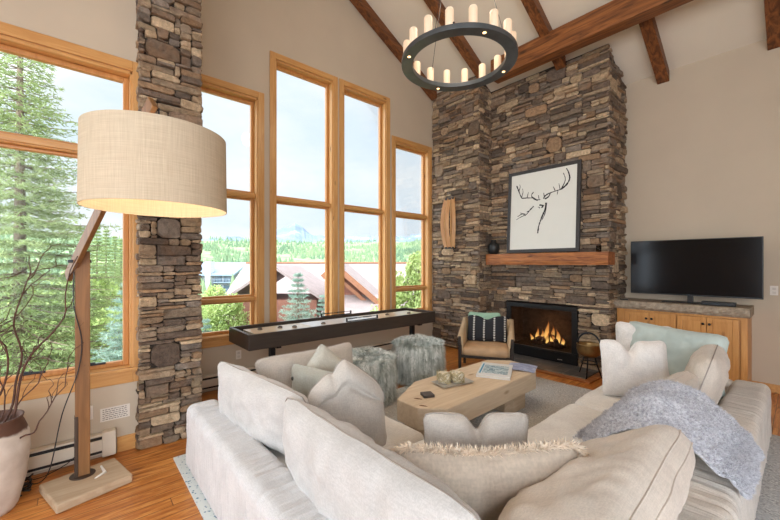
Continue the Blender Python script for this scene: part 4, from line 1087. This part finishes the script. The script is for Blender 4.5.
for k in range(N_):
    t = 2*PI*k/N_
    for rr, zz in ((R_, zb), (R_*.985, zt3), (R_*.985-.004, zt3), (R_-.004, zb)): vs.append((S_.x+rr*math.cos(t), S_.y+rr*math.sin(t), zz))
for k in range(N_):
    a = k*4; b = ((k+1) % N_)*4
    for j in range(4): fs.append((a+j, b+j, b+(j+1) % 4, a+(j+1) % 4))
m.add(vs, fs); shd = m.build('lamp_shade', n.m, lamp, smooth=True); shd.data.set_sharp_from_angle(angle=R(60))
m = MB()
for k in range(3): a = R(20+120*k); m.tube([(S_.x, S_.y, zt3-.03), (S_.x+(R_-.006)*math.cos(a), S_.y+(R_-.006)*math.sin(a), zt3-.03)], .003, 6)
m.tube([(S_.x, S_.y, zt3-.03), (S_.x, S_.y, zt3+.16)], .004, 6); m.tube([(S_.x, S_.y, zt3-.03), (S_.x, S_.y, zt3-.12)], .018, 10); m.build('shade_fitter', M['iron'], lamp)
m = MB(); m.lathe([(.0, -.06), (.03, -.045), (.038, -.015), (.025, .02), (.015, .05)], (S_.x, S_.y, 2.17), 20); m.build('bulb', emis('bulb_glow', (1, .78, .52, 1), 8), lamp, smooth=True)
ld = bpy.data.lights.new('lamp_bulb', 'POINT'); ld.energy = 7; ld.color = (1, .78, .54); ld.shadow_soft_size = .06
lo = bpy.data.objects.new('lamp_bulb', ld); col.objects.link(lo); lo.parent = lamp; lo.location = (S_.x, S_.y, 2.08)
m = MB(); cp = [Vector(p) for p in ((LX+.034, LY-.047, 1.55), (LX+.034, LY-.047, 1.3), (LX+.035, .03, 1.05), (LX+.035, .01, .83), (LX+.03, -.075, .54), (LX+.01, -.137, .18), (LX-.1, -.20, .05), (LX-.20, LY-.3, .04), (LX-.24, LY-.2, .03), (LX-.3, LY-.05, .08), (XL+.09, .03, .25), (XL+.03, .07, .37))]
Q = []
for i in range(len(cp)-1):
    p0, p1, p2, p3 = cp[max(i-1, 0)], cp[i], cp[i+1], cp[min(i+2, len(cp)-1)]
    for s in range(6): t = s/6; Q.append(.5*((2*p1)+(p2-p0)*t+(2*p0-5*p1+4*p2-p3)*t*t+(3*p1-p0-3*p2+p3)*t**3))
Q.append(cp[-1]); m.tube([q-Vector((LX, LY, 0)) for q in Q], .0035, 6)
m.build('power_cord', M['plastic'], lamp, smooth=True)
m = MB(); m.tube([(-3.33, .10, .066), (-3.38, .16, .066), (-3.45, .14, .09)], [.004, .012, .006], 8)
tag(m.build('cord_dimmer', M['white'], smooth=True), 'white inline cord switch lying on the lamp base', 'switch')
m = MB()
for k in range(5):
    m.tube([(-3.68+.05*math.cos(t*.6+k)+.01*t, -.30+.06*math.sin(t*.6+k*2), .012+.012*k) for t in range(12)], .006, 6)
tag(m.build('cable_coil', M['plastic'], smooth=True), 'tangle of black cable on the floor between urn and lamp base', 'cable')

# ------------------------------------------------------------------ urn with curly branches
UX, UY = -3.44, -.435
urn = thing('floor_urn', 'tall whitewashed clay urn with a brown rim, cut by the left edge', 'urn', (UX, UY, 0))
n = NT('whitewashed_clay'); sp = n.node('ShaderNodeSeparateXYZ'); tc = n.node('ShaderNodeTexCoord'); n.link(tc.outputs['Object'], sp.inputs[0])
a = n.noise(n.coords(), 9, 4); f = n.math('ADD', sp.outputs[2], n.math('MULTIPLY', a, .08))
n.color(n.mix(n.ramp(f, [(.545, (0, 0, 0, 1)), (.56, (1, 1, 1, 1))]), n.ramp(a, [(.3, lin(196, 184, 172)), (.7, lin(222, 214, 204))]), lin(92, 62, 48))); n.rough(.7); n.bump(n.noise(n.coords((1, 1, 6)), 8, 3), .3, .01)
m = MB(); m.lathe([(.0, 0), (.13, 0), (.145, .03), (.185, .20), (.205, .38), (.20, .48), (.175, .55), (.165, .575), (.172, .60), (.155, .60), (.15, .56), (.17, .45), (.15, .2), (0, .1)], n=44, jit=.03); m.build('vessel', n.m, urn, smooth=True)
br_ = thing('curly_branches', 'bare curly willow branches standing in the urn against the window', 'branches', (UX, UY, .3))
M['twig'] = plain('willow_bark', lin(84, 54, 42), .7, var=.3, nscale=30)
rnd = random.Random(21)
def curly(a, b, r0, amp, n_=26, seed=0, sub=True):
    a, b = Vector(a), Vector(b); pts = []
    for k in range(n_+1):
        t = k/n_; w = noise.noise_vector(Vector((t*3.2, seed*3.7, 1)))*amp*min(1, t*3)*1.6+noise.noise_vector(Vector((t*8, seed*1.7, 5)))*amp*.35*min(1, t*4)
        pts.append(a.lerp(b, t)+w+Vector((0, 0, .04*math.sin(t*PI))))
    return pts
specs = [((.05, .02, 0), (.10, .46, 1.38), .010, .10), ((0, .05, 0), (.06, .25, 1.38), .009, .09), ((-.05, .0, 0), (.2, .12, 1.25), .008, .10), ((.03, -.03, 0), (.1, -.12, 1.5), .010, .12), ((.04, .04, 0), (.12, .46, .52), .007, .10), ((.0, .04, 0), (.15, .30, .80), .006, .12), ((.02, -.05, 0), (-.05, .12, 1.0), .006, .14)]
for k, (a, b, r, amp) in enumerate(specs):
    P = curly(a, b, r, amp, seed=k+1); m = MB(); m.tube(P, [r*(1-.75*i/len(P)) for i in range(len(P))], 7)
    for q in range(4):
        i = rnd.randrange(10, 24); p = P[i]; e = p+Vector((rnd.uniform(-.14, .14), rnd.uniform(-.05, .26), rnd.uniform(.05, .32)))
        T = curly(p, e, r*.4, .05, 12, seed=k*9+q); m.tube(T, [r*.42*(1-.7*j/len(T)) for j in range(len(T))], 5)
    m.build('branch', M['twig'], br_, smooth=True)

# ------------------------------------------------------------------ ring chandelier
CHX, CHY, CHZ = -2.204, 2.8, 3.54
chd = thing('ring_chandelier', 'round dark iron ring chandelier with glowing cylinder lights hanging from the ceiling', 'chandelier', (CHX, CHY, CHZ))
m = MB(); m.ring(.443, .55, 0, .045, n=128); o = m.build('ring', plain('ring_steel', lin(104, 112, 118), .38, .75, var=.15), chd, smooth=True, bevel=.003)
n = NT('candle_glow'); sp = n.node('ShaderNodeSeparateXYZ'); tc = n.node('ShaderNodeTexCoord'); n.link(tc.outputs['Generated'], sp.inputs[0])
n.b.inputs['Base Color'].default_value = lin(205, 190, 170)
n.b.inputs['Emission Color'].default_value = (1, .64, .38, 1); n.b.inputs['Emission Strength'].default_value = .36; n.rough(.6); M['candle'] = n.m
m = MB(); m.lathe([(.0, .0), (.034, .0), (.036, .01), (.036, .15), (.030, .16), (.0, .162)], n=24); cme = m
first = None
for k in range(16):
    a = R(7.5+22.5*k); p = (.50*math.cos(a), .50*math.sin(a), .045)
    if first is None: first = m.build('candle_light', M['candle'], chd, smooth=True); first.location = p
    else: c_ = first.copy(); col.objects.link(c_); c_.parent = chd; c_.location = p
for k in range(4):
    a = R(-26+90*k); x, y = .50*math.cos(a), .50*math.sin(a)
    m = MB(); m.lathe([(.0, -.001), (.016, -.001), (.016, .003), (0, .003)], (x, y, 0), 16); m.build('downlight', emis('downlight_glow', (1, .62, .28, 1), 2.6), chd)
    ld = bpy.data.lights.new('downlight_beam', 'SPOT'); ld.energy = 12; ld.color = (1, .76, .5); ld.spot_size = R(100); ld.spot_blend = .6; ld.shadow_soft_size = .03
    lo = bpy.data.objects.new('downlight_beam', ld); col.objects.link(lo); lo.parent = chd; lo.location = (x, y, -.01)
m = MB()
for k in range(3):
    a = R(45+120*k); m.tube([(.5*math.cos(a), .5*math.sin(a), .04), (0, 0, 1.9)], .0025, 5)
m.tube([(0, 0, 1.9), (0, 0, zc(CHY)-CHZ-.01)], .006, 6); m.build('suspension_wire', M['iron'], chd)
m = MB(); m.lathe([(.07, zc(CHY)-CHZ-.06), (.07, zc(CHY)-CHZ-.0)], n=24); m.build('canopy', M['iron'], chd)
ld = bpy.data.lights.new('candle_ring_glow', 'POINT'); ld.energy = 26; ld.color = (1, .80, .60); ld.shadow_soft_size = .15
lo = bpy.data.objects.new('candle_ring_glow', ld); col.objects.link(lo); lo.parent = chd; lo.location = (0, 0, .75)
m = MB(); m.lathe([(0, .0), (.02, .005), (.024, .03), (.014, .055), (0, .06)], (.5*math.cos(R(-58)), .5*math.sin(R(-58)), .045), 16); m.build('finial', M['black'], chd, smooth=True)

# ------------------------------------------------------------------ outdoors
GZ = -3.4
n = NT('meadow'); v = n.coords(); a = n.noise(v, .12, 5, .6); b = n.noise(v, .9, 5, .65)
n.color(n.mix(n.math('MULTIPLY', b, .6), n.ramp(a, [(.35, lin(92, 122, 88)), (.5, lin(130, 150, 106)), (.62, lin(176, 174, 134))]), lin(96, 128, 84))); n.rough(1)
ang0, ang1 = R(2), R(120)
def hz(a, r):
    e = noise.noise(Vector((a*3.1, r*.004, 3)))
    base = GZ if r < 60 else GZ+(r-60)*.012
    if r > 220: base += (min(r, 520)-220)*.102*(1+.35*e)
    if r > 520: base -= (r-520)*.05
    return base+(.8*noise.noise(Vector((a*20, r*.05, 0))) if r > 25 else 0)
m = MB(); rs = [5.3, 9, 14, 20, 30, 45, 60, 90, 130, 180, 220, 260, 300, 340, 380, 420, 460, 500, 540, 620, 760]; NA = 120; vs = []; fs = []
for r in rs:
    for k in range(NA+1):
        a = ang0+(ang1-ang0)*k/NA; vs.append((-r*math.sin(a), r*math.cos(a), hz(a, r)))
for j in range(len(rs)-1):
    for k in range(NA): q = j*(NA+1)+k; fs.append((q, q+1, q+NA+2, q+NA+1))
m.add(vs, fs); o = struct(m.build('hills', n.m, smooth=True), 'green wooded hillside beyond the houses')
n = NT('hazy_mountain_rock'); v = n.coords(); a = n.noise(n.coords((1, 1, 2)), .012, 7, .7); n.color(n.ramp(a, [(.42, lin(96, 110, 130)), (.58, lin(118, 132, 150)), (.69, lin(176, 184, 194))])); n.rough(1)  # distance haze put into the rock colour as blue-grey; palest tone is snow
m = MB(); vs = []; fs = []; NA = 220
pk = R(63.5)
for j, (r, k0) in enumerate(((1150, 0), (1350, .62), (1550, 1.), (1800, .35))):
    for k in range(NA+1):
        a = ang0+(ang1-ang0)*k/NA
        h = 116+30*noise.noise(Vector((a*9, 1, 0)))+16*noise.noise(Vector((a*30, 2, j*.7)))+8*noise.noise(Vector((a*80, 2, j)))
        h += 55*max(0, 1-abs(a-R(63.6))/R(6.))+24*math.exp(-((a-R(47))/R(9))**2)
        if a > R(75): h -= 40*min(1, (a-R(75))/R(10))
        vs.append((-r*math.sin(a), r*math.cos(a), h*k0-8))
for j in range(3):
    for k in range(NA): q = j*(NA+1)+k; fs.append((q, q+1, q+NA+2, q+NA+1))
m.add(vs, fs); struct(m.build('mountains', n.m), 'distant mountains with snow patches, blue-grey distance haze put into their colour')

M['barkk'] = plain('bark', lin(120, 104, 88), .9, var=.3)
def folmat(name, c1, c2, c3):
    n = NT(name); v = n.coords(); a = n.noise(v, 3.2, 4, .6); b = n.noise(v, 17, 3, .6)
    col_ = n.mix(n.math('MULTIPLY', b, .6), n.ramp(a, [(.35, c1), (.65, c2)]), c3)
    df = n.node('ShaderNodeBsdfDiffuse'); t = n.node('ShaderNodeBsdfTranslucent'); mx = n.node('ShaderNodeMixShader'); mx.inputs[0].default_value = .4
    n.link(col_, df.inputs[0]); n.link(col_, t.inputs[0]); n.link(df.outputs[0], mx.inputs[1]); n.link(t.outputs[0], mx.inputs[2]); n.link(mx.outputs[0], n.out.inputs[0]); return n.m
M['spr'] = folmat('spruce_green', lin(142, 158, 104), lin(190, 200, 144), lin(104, 124, 84))
M['blue'] = folmat('blue_spruce_green', lin(146, 170, 156), lin(190, 206, 192), lin(124, 150, 134))
M['asp'] = folmat('aspen_green', lin(172, 190, 118), lin(206, 214, 148), lin(140, 164, 104))
def conifer(name, label, loc, h, r, mat, seed, whorls=26, per=7, dens=1., group='spruce trees outside the windows', needle=.07, z0=.06, rotz=0):
    root = thing(name, label, 'tree', loc, rotz, group); rnd = random.Random(seed)
    m = MB(); m.tube([(0, 0, 0), (0, 0, h*.5), (0, 0, h*.98)], [h*.014, h*.009, h*.002], 8); m.build('trunk', M['barkk'], root, smooth=True)
    m = MB(); tw = MB()
    for w in range(whorls):
        t = w/(whorls-1); z = h*(z0+(.985-z0)*t); L_ = r*(1-t)**.85*(.82+.3*rnd.random())+.04*r
        for p in range(per):
            a = 2*PI*(p+rnd.random()*.7)/per+w*1.3; ln = L_*rnd.uniform(.7, 1.08)
            d = Vector((math.cos(a), math.sin(a), 0)); sd = Vector((-d.y, d.x, 0))
            P = lambda s: Vector((0, 0, z))+d*ln*s+Vector((0, 0, (-.30+.25*t)*ln*s+.16*ln*s*s))
            tw.tube([P(0), P(.5), P(1)], [ln*.012+.004, ln*.008+.003, .002], 4, caps=False)
            ns = max(4, int(ln/needle*1.3*dens))
            for k in range(ns):
                s = (k+.5)/ns
                if s < .12: continue
                c = P(s); side = (1-s)*.42*ln+needle*.8
                for q in (-1, 1):
                    e = c+sd*q*side*rnd.uniform(.7, 1)+d*side*.55+Vector((0, 0, rnd.uniform(-.1, .03)*ln))
                    nn_ = max(2, int(side/needle*1.5*dens))
                    for g_ in range(nn_):
                        b = c.lerp(e, (g_+.6)/nn_)+Vector((rnd.uniform(-1, 1), rnd.uniform(-1, 1), rnd.uniform(-1, 1)))*needle*.3
                        for _ in range(3):
                            dd = Vector((rnd.uniform(-1, 1)+d.x*.6, rnd.uniform(-1, 1)+d.y*.6, rnd.uniform(-.6, .7))).normalized(); s_ = dd.orthogonal().normalized()*needle*.13
                            m.add([b-s_, b+s_, b+dd*needle*rnd.uniform(.8, 1.4)], [(0, 1, 2)])
    tw.build('boughs', M['barkk'], root); m.build('needles', mat, root)
    return root
def leafy(name, label, loc, h, r, mat, seed, count=5000, leaf=.07, group='leafy trees on the slope outside', cat='tree'):
    root = thing(name, label, cat, loc, 0, group); rnd = random.Random(seed)
    m = MB()
    blobs = []
    for k in range(12):
        a = rnd.uniform(0, 2*PI); q = rnd.uniform(.1, .75)*r; z = h*rnd.uniform(.3, .9); blobs.append((Vector((q*math.cos(a), q*math.sin(a), z)), r*rnd.uniform(.28, .5)))
    tr = MB(); tr.tube([(0, 0, 0), (.05, 0, h*.4), (0, .03, h*.8)], [h*.02, h*.014, h*.004], 7)
    for b, br in blobs: tr.tube([(0.02, 0, h*.25), (b.x*.6, b.y*.6, b.z*.8), tuple(b)], [h*.008, h*.005, h*.002], 5)
    tr.build('trunk', M['barkk'], root, smooth=True)
    for _ in range(count):
        b, br = rnd.choice(blobs); d = Vector((rnd.gauss(0, 1), rnd.gauss(0, 1), rnd.gauss(0, 1))).normalized(); p = b+d*br*rnd.uniform(.55, 1.05)*Vector((1, 1, 1.25)).length/1.73
        t = Vector((rnd.gauss(0, 1), rnd.gauss(0, 1), rnd.gauss(0, .6))).normalized(); s_ = t.orthogonal().normalized()*leaf*.45
        m.add([p-t*leaf*.5, p+s_, p+t*leaf*.5, p-s_], [(0, 1, 2, 3)])
    m.build('foliage', mat, root)
    return root
ca_, sa_ = math.cos(R(48.92)), math.sin(R(48.92))
def out(u, F_, z):  # a spot outdoors: bearing of picture column u, F_ metres ahead of the camera
    t = (u-390)/360; return ((-sa_+t*ca_)*F_, (ca_+t*sa_)*F_, z)
conifer('spruce_tree', 'big green spruce filling the left window', out(20, 8.6, GZ), 11.9, 2.7, M['spr'], 3, 42, 8, .72, needle=.10, z0=.1)
conifer('blue_spruce', 'blue-green spruce low in the left window right of the lamp pole', out(128, 8.0, GZ), 4.6, 1.7, M['blue'], 5, 26, 8, 1., needle=.075)
sp1 = conifer('blue_spruce', 'blue spruce with a pointed tip in the third window from the column', out(298, 10.4, GZ), 4.75, 1.35, M['blue'], 7, 30, 8, .9, needle=.075)
c_ = dup(sp1); c_.location = out(323, 10.9, GZ+.0); c_.scale = (.8, .8, .86); c_.rotation_euler.z = 2; c_['label'] = 'smaller blue spruce right of the pointed one outside'
c_ = dup(sp1); c_.location = out(414, 9.6, GZ-.2); c_.scale = (.55, .55, .74); c_.rotation_euler.z = 4; c_['label'] = 'small blue spruce low in the window beside the stone pier'
c_ = dup(sp1); c_.location = out(205, 8.0, GZ-.2); c_.scale = (.8, .8, .84); c_.rotation_euler.z = 1; c_['label'] = 'blue spruce low in the window just right of the stone column'
as1 = leafy('aspen_tree', 'pale green aspen below the lodge roof, right of the stone column', out(226, 15, GZ), 4.0, 1.3, M['asp'], 9, 5200, .10)
for k, (u, F_, z, s, lb) in enumerate(((407, 11.6, GZ, .95, 'pale green aspen in the window beside the stone pier'), (427, 11.2, GZ, .9, 'second pale green aspen hard against the stone pier edge of the view'), (64, 15, GZ, 1.25, 'yellow-green aspen behind the big spruce'), (90, 13, GZ, 1.0, 'yellow-green aspen seen behind the lamp pole'), (112, 16, GZ, 1.2, 'yellow-green aspen between lamp pole and window edge'), (20, 14, GZ, 1.1, 'yellow-green aspen low behind the big spruce at the picture edge'), (204, 17, GZ, 1.05, 'pale aspen against the grey lodge, at the column edge'), (45, 11, GZ-.4, .9, 'low aspen at the foot of the big spruce'), (100, 9.5, GZ-.8, .8, 'low aspen under the blue spruce branches'), (242, 13, GZ-.6, .75, 'low aspen by the orange deck rails'))):
    c_ = dup(as1); c_.location = out(u, F_, z); c_.scale = (s, s, s*(1.5 if k < 2 else 1)); c_.rotation_euler.z = k*1.3; c_['label'] = lb
sl = conifer('pine_tree', 'slim pine on the slope behind the lamp pole', out(97, 42, GZ), 9.3, 1.2, M['spr'], 15, 22, 6, .5, group='slim pines on the slope', needle=.22)
for k, (u, F_, s, lb) in enumerate(((106, 46, 1.0, 'slim pine right of the lamp pole, second of its row'), (115, 50, .95, 'slim pine third of its row beside the window edge'), (88, 48, 1.05, 'slim pine just left of the lamp crane joint'), (121, 44, .86, 'slim pine closest to the window frame edge'))):
    c_ = dup(sl); c_.location = out(u, F_, GZ); c_.scale = (s, s, s); c_.rotation_euler.z = k*1.1; c_['label'] = lb
# conifer cover on the far hillside
n = NT('far_forest'); v = n.coords(); a = n.noise(v, .03, 3); n.color(n.ramp(a, [(.35, lin(88, 112, 88)), (.65, lin(122, 140, 102))])); n.rough(1)
m = MB(); rnd = random.Random(99)
for _ in range(9000):
    a = rnd.uniform(R(6), R(112)); r = 55+470*rnd.random()**.75
    if noise.noise(Vector((a*9, r*.013, 7))) < -.18 and r > 150: continue
    x, y, z = -r*math.sin(a), r*math.cos(a), hz(a, r); s = rnd.uniform(3.0, 5.2)*(1 if r > 130 else .8); w = s*.24; q = rnd.random()
    vs = [(x+w*math.cos(q+i*PI/2.5), y+w*math.sin(q+i*PI/2.5), z) for i in range(5)]+[(x, y, z+s)]
    m.add(vs, [(i, (i+1) % 5, 5) for i in range(5)])
o = m.build('forest', n.m); tag(o, 'conifer forest covering the valley and hillside', 'forest', None, 'stuff')

# lodge with shingle roof across the yard
M['shingle'] = plain('shingle_pinkgrey', lin(146, 130, 127), .95, var=.12, nscale=3, bump=.3, bscale=20, bdist=.02)
M['redwood'] = plain('red_siding', lin(128, 82, 68), .8, var=.15)
M['fascia'] = plain('fascia_brown', lin(140, 92, 66), .7)
M['panedark'] = plain('window_dark', lin(70, 84, 96), .15)
a_rot = R(48.92)
lodge = thing('lodge_house', 'brown lodge with a wide pinkish-grey shingle roof across the yard', 'house', out(345, 23, GZ), a_rot)
# local: X = camera-right direction, Y = away
def roofprism(m, x0, x1, ye, yr, ze, zr, th=.18):
    m.add([(x0, ye, ze), (x1, ye, ze), (x1, yr, zr), (x0, yr, zr), (x0, ye, ze-th), (x1, ye, ze-th), (x1, yr, zr-th), (x0, yr, zr-th)], [(0, 1, 2, 3), (7, 6, 5, 4), (0, 4, 5, 1), (1, 5, 6, 2), (2, 6, 7, 3), (3, 7, 4, 0)])
m = MB(); roofprism(m, -7.2, 8, -3.0, 2.2, 2.0, 5.05); roofprism(m, -7.2, 8, 7.4, 2.2, 2.0, 5.05); m.build('roof', M['shingle'], lodge)
m = MB(); m.box((-6.6, -2.4, 0), (7.6, 6.8, 2.2)); m.build('wall', M['redwood'], lodge)
m = MB(); m.box((-7.2, 2.1, 5.04), (8, 2.3, 5.14)); m.build('ridge_cap', M['fascia'], lodge)
for x in (-5.5, -3, 3.2, 5.2):
    m = MB(); m.box((x, -2.46, .7), (x+1.1, -2.39, 1.7)); f_ = m.build('window', M['fascia'], lodge); m = MB(); m.box((x+.08, -2.49, .78), (x+1.02, -2.455, 1.62)); m.build('pane', M['panedark'], f_)
wing = thing('lodge_wing', 'brown gabled wing with exposed rafters in front of the lodge roof', 'house', out(352, 15.0, GZ), a_rot)
m = MB(); PX, PZ, LX0, RX0 = -.5, 5.0, -1.0, 1.9
for ex in (LX0, RX0):
    ez = PZ-abs(ex-PX)*.86
    m.add([(PX, -1.2, PZ), (ex, -1.2, ez), (ex, 3.0, ez), (PX, 3.0, PZ), (PX, -1.2, PZ-.13), (ex, -1.2, ez-.13), (ex, 3.0, ez-.13), (PX, 3.0, PZ-.13)], [(0, 1, 2, 3), (7, 6, 5, 4), (0, 4, 5, 1), (1, 5, 6, 2), (2, 6, 7, 3), (3, 7, 4, 0)])
m.build('roof', M['shingle'], wing)
m = MB(); m.beam((PX, -1.25, PZ-.08), (RX0, -1.25, PZ-.08-(RX0-PX)*.86), .08, .2); m.beam((PX, -1.25, PZ-.08), (LX0, -1.25, PZ-.08-(PX-LX0)*.86), .08, .2)
m.beam((PX, -.9, PZ-.5), (RX0-.2, -.9, PZ-.5-(RX0-.2-PX)*.86), .08, .14); m.build('fascia', M['fascia'], wing)
m = MB(); m.prism([(-.85, -.4), (1.5, -.4), (1.5, 2.8), (-.85, 2.8)], 0, 3.05)
m.add([(-.85, -.4, 3.05), (1.5, -.4, 3.05), (PX, -.4, PZ-.3), (-.85, 2.8, 3.05), (1.5, 2.8, 3.05), (PX, 2.8, PZ-.3)], [(0, 1, 2), (3, 5, 4), (0, 3, 4, 1), (1, 4, 5, 2), (2, 5, 3, 0)])
m.build('wall', M['redwood'], wing)
m = MB(); roofprism(m, -.9, 3.2, -2.8, -.4, 3.0, 3.75, .12); m.build('porch_roof', M['shingle'], wing)
m = MB(); m.box((-.6, -2.2, 0), (3.0, -.42, 2.95)); m.build('porch_wall', M['redwood'], wing)
m = MB()
for k in range(8): m.box((-.5+k*.47, -2.3, 1.2), (-.42+k*.47, -2.22, 2.95))
m.build('porch_post', M['fascia'], wing)
# left gable slope seen beside the second window
gb = thing('neighbour_cottage', 'low cottage with a pale shingle roof left of the lodge', 'house', out(243, 17, GZ), a_rot)
m = MB()
for sx in (-1, 1): m.add([(0, -1.5, 4.95), (sx*2.4, -1.5, 3.35), (sx*2.4, 3, 3.35), (0, 3, 4.95), (0, -1.5, 4.82), (sx*2.4, -1.5, 3.22), (sx*2.4, 3, 3.22), (0, 3, 4.82)], [(0, 1, 2, 3), (7, 6, 5, 4), (0, 4, 5, 1), (1, 5, 6, 2), (2, 6, 7, 3), (3, 7, 4, 0)])
o = m.build('roof', M['shingle'], gb); o.location = (1.9, 0, 0)
m = MB(); m.box((.1, -1.1, 0), (3.7, 2.6, 3.4)); m.build('wall', M['redwood'], gb)
# grey condo far off
M['condoroof'] = plain('metal_roof_blue', lin(128, 144, 162), .5, var=.06)
M['condowall'] = plain('condo_grey', lin(120, 124, 128), .8)
M['stucco'] = plain('white_stucco', lin(190, 190, 188), .8)
cdo = thing('condo_building', 'grey condo block with a blue metal roof and white chimneys', 'building', out(222, 60, GZ), a_rot)
m = MB(); roofprism(m, -9, 3.3, -3.0, 3, 3.4, 5.3, .25); m.build('roof', M['condoroof'], cdo)
m = MB(); m.box((-8.6, -2.4, 0), (2.9, 5, 3.6)); m.build('wall', M['condowall'], cdo)
for x in (-7.2, -4.4, -1.2):
    m = MB(); m.box((x, -3.2, -.2), (x+.8, -1.6, 5.4)); m.build('chimney', M['stucco'], cdo)
for x in (-6.2, -3.4, -.2, 1.2):
    for z in (.4, 2.0):
        m = MB(); m.box((x, -3.0, z), (x+1.5, -2.4, z+.1)); 
        for k in range(7): m.box((x+k*.23, -3.0, z+.1), (x+k*.23+.04, -2.96, z+.6))
        m.box((x, -3.0, z+.58), (x+1.5, -2.95, z+.64)); m.build('balcony', M['condoroof'], cdo)
        m = MB(); m.box((x+.2, -2.44, z+.1), (x+1.3, -2.39, z+1.2)); m.build('window', M['panedark'], cdo)
# timber deck rails low outside the second window
dk = thing('timber_deck', 'orange timber deck with rails low outside the window by the column', 'deck', (-9.2, 2.9, GZ), R(20))
M['deckwood'] = plain('cedar_deck', lin(206, 150, 110), .7, var=.12)
m = MB(); m.box((-1.2, -1.4, 2.1), (1.6, 1.8, 2.2)); m.build('floor_boards', M['deckwood'], dk)
for x in (-1.1, -.3, .5, 1.4):
    m = MB(); m.box((x, 1.6, 0), (x+.12, 1.72, 3.2)); m.build('post', M['deckwood'], dk)
for z in (2.55, 2.85, 3.12):
    m = MB(); m.box((-1.1, 1.62, z), (1.5, 1.69, z+.08)); m.build('rail', M['deckwood'], dk)

# ------------------------------------------------------------------ sky and sun
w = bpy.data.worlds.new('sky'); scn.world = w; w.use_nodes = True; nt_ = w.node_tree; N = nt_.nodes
bg = N['Background']; tcw = N.new('ShaderNodeTexCoord'); nz = N.new('ShaderNodeTexNoise'); nz.inputs['Scale'].default_value = 2.2; nz.inputs['Detail'].default_value = 6; nz.inputs['Roughness'].default_value = .6
mp = N.new('ShaderNodeMapping'); mp.inputs['Scale'].default_value = (1, 1, 2.6)
nt_.links.new(tcw.outputs['Generated'], mp.inputs[0]); nt_.links.new(mp.outputs[0], nz.inputs['Vector'])
cr = N.new('ShaderNodeValToRGB'); cr.color_ramp.elements[0].position = .38; cr.color_ramp.elements[0].color = (.66, .76, .86, 1); cr.color_ramp.elements[1].position = .62; cr.color_ramp.elements[1].color = (.82, .85, .88, 1)
nt_.links.new(nz.outputs[0], cr.inputs[0])
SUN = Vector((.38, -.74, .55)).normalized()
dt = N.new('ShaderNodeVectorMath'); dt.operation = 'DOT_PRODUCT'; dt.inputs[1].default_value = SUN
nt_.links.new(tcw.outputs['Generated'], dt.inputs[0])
mr = N.new('ShaderNodeMapRange'); mr.inputs['From Min'].default_value = -.15; mr.inputs['From Max'].default_value = 1.0; mr.inputs['To Min'].default_value = 1.0; mr.inputs['To Max'].default_value = 8.3  # extra sky brightness added behind the camera to light the room
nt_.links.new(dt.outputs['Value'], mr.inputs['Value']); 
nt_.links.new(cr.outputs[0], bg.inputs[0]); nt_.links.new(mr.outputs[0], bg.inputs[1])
sd = bpy.data.lights.new('sun', 'SUN'); sd.energy = 1.15; sd.angle = R(3); sd.color = (1, .96, .9)
so = bpy.data.objects.new('sun', sd); col.objects.link(so); so.rotation_euler = SUN.to_track_quat('Z', 'Y').to_euler()
# daylight openings guided to the sky
def portal(loc, rot, sx, sy):
    l = bpy.data.lights.new('sky_portal', 'AREA'); l.shape = 'RECTANGLE'; l.size = sx; l.size_y = sy; l.cycles.is_portal = True
    o = bpy.data.objects.new('sky_portal', l); col.objects.link(o); o.location = loc; o.rotation_euler = rot
for y0, y1, z1 in ((-4.6, -2.2, 4.3), (-1.9, .3, 4.6)): portal((3.62, (y0+y1)/2, (z1+.3)/2), (0, R(90), 0), z1-.3, y1-y0)
portal((1.3, -5.52, 2.15), (R(90), 0, 0), 3.8, 3.7)
for a, b, c, d in WS: portal((XW-.25, (a+b)/2, (c+d)/2), (0, R(-90), 0), d-c, b-a)
portal((XL-.25, -1, 2), (0, R(-90), 0), 2.6, 2.7)

# ------------------------------------------------------------------ camera
cam = bpy.data.cameras.new('camera'); co = bpy.data.objects.new('camera', cam); col.objects.link(co); scn.camera = co
cam.sensor_width = 36; cam.lens = 360/780*36; cam.shift_y = 4/780; cam.clip_start = .05; cam.clip_end = 4000
co.location = (0, 0, 1.6); co.rotation_euler = (R(90), 0, math.atan(413/360))
vs_ = scn.view_settings; vs_.view_transform = 'Standard'; vs_.look = 'None'; vs_.gamma = 1; vs_.use_curve_mapping = False; vs_.exposure = .38
scn.cycles.use_denoising = True
scn.cycles.max_bounces = 10; scn.cycles.diffuse_bounces = 6; scn.cycles.transparent_max_bounces = 16
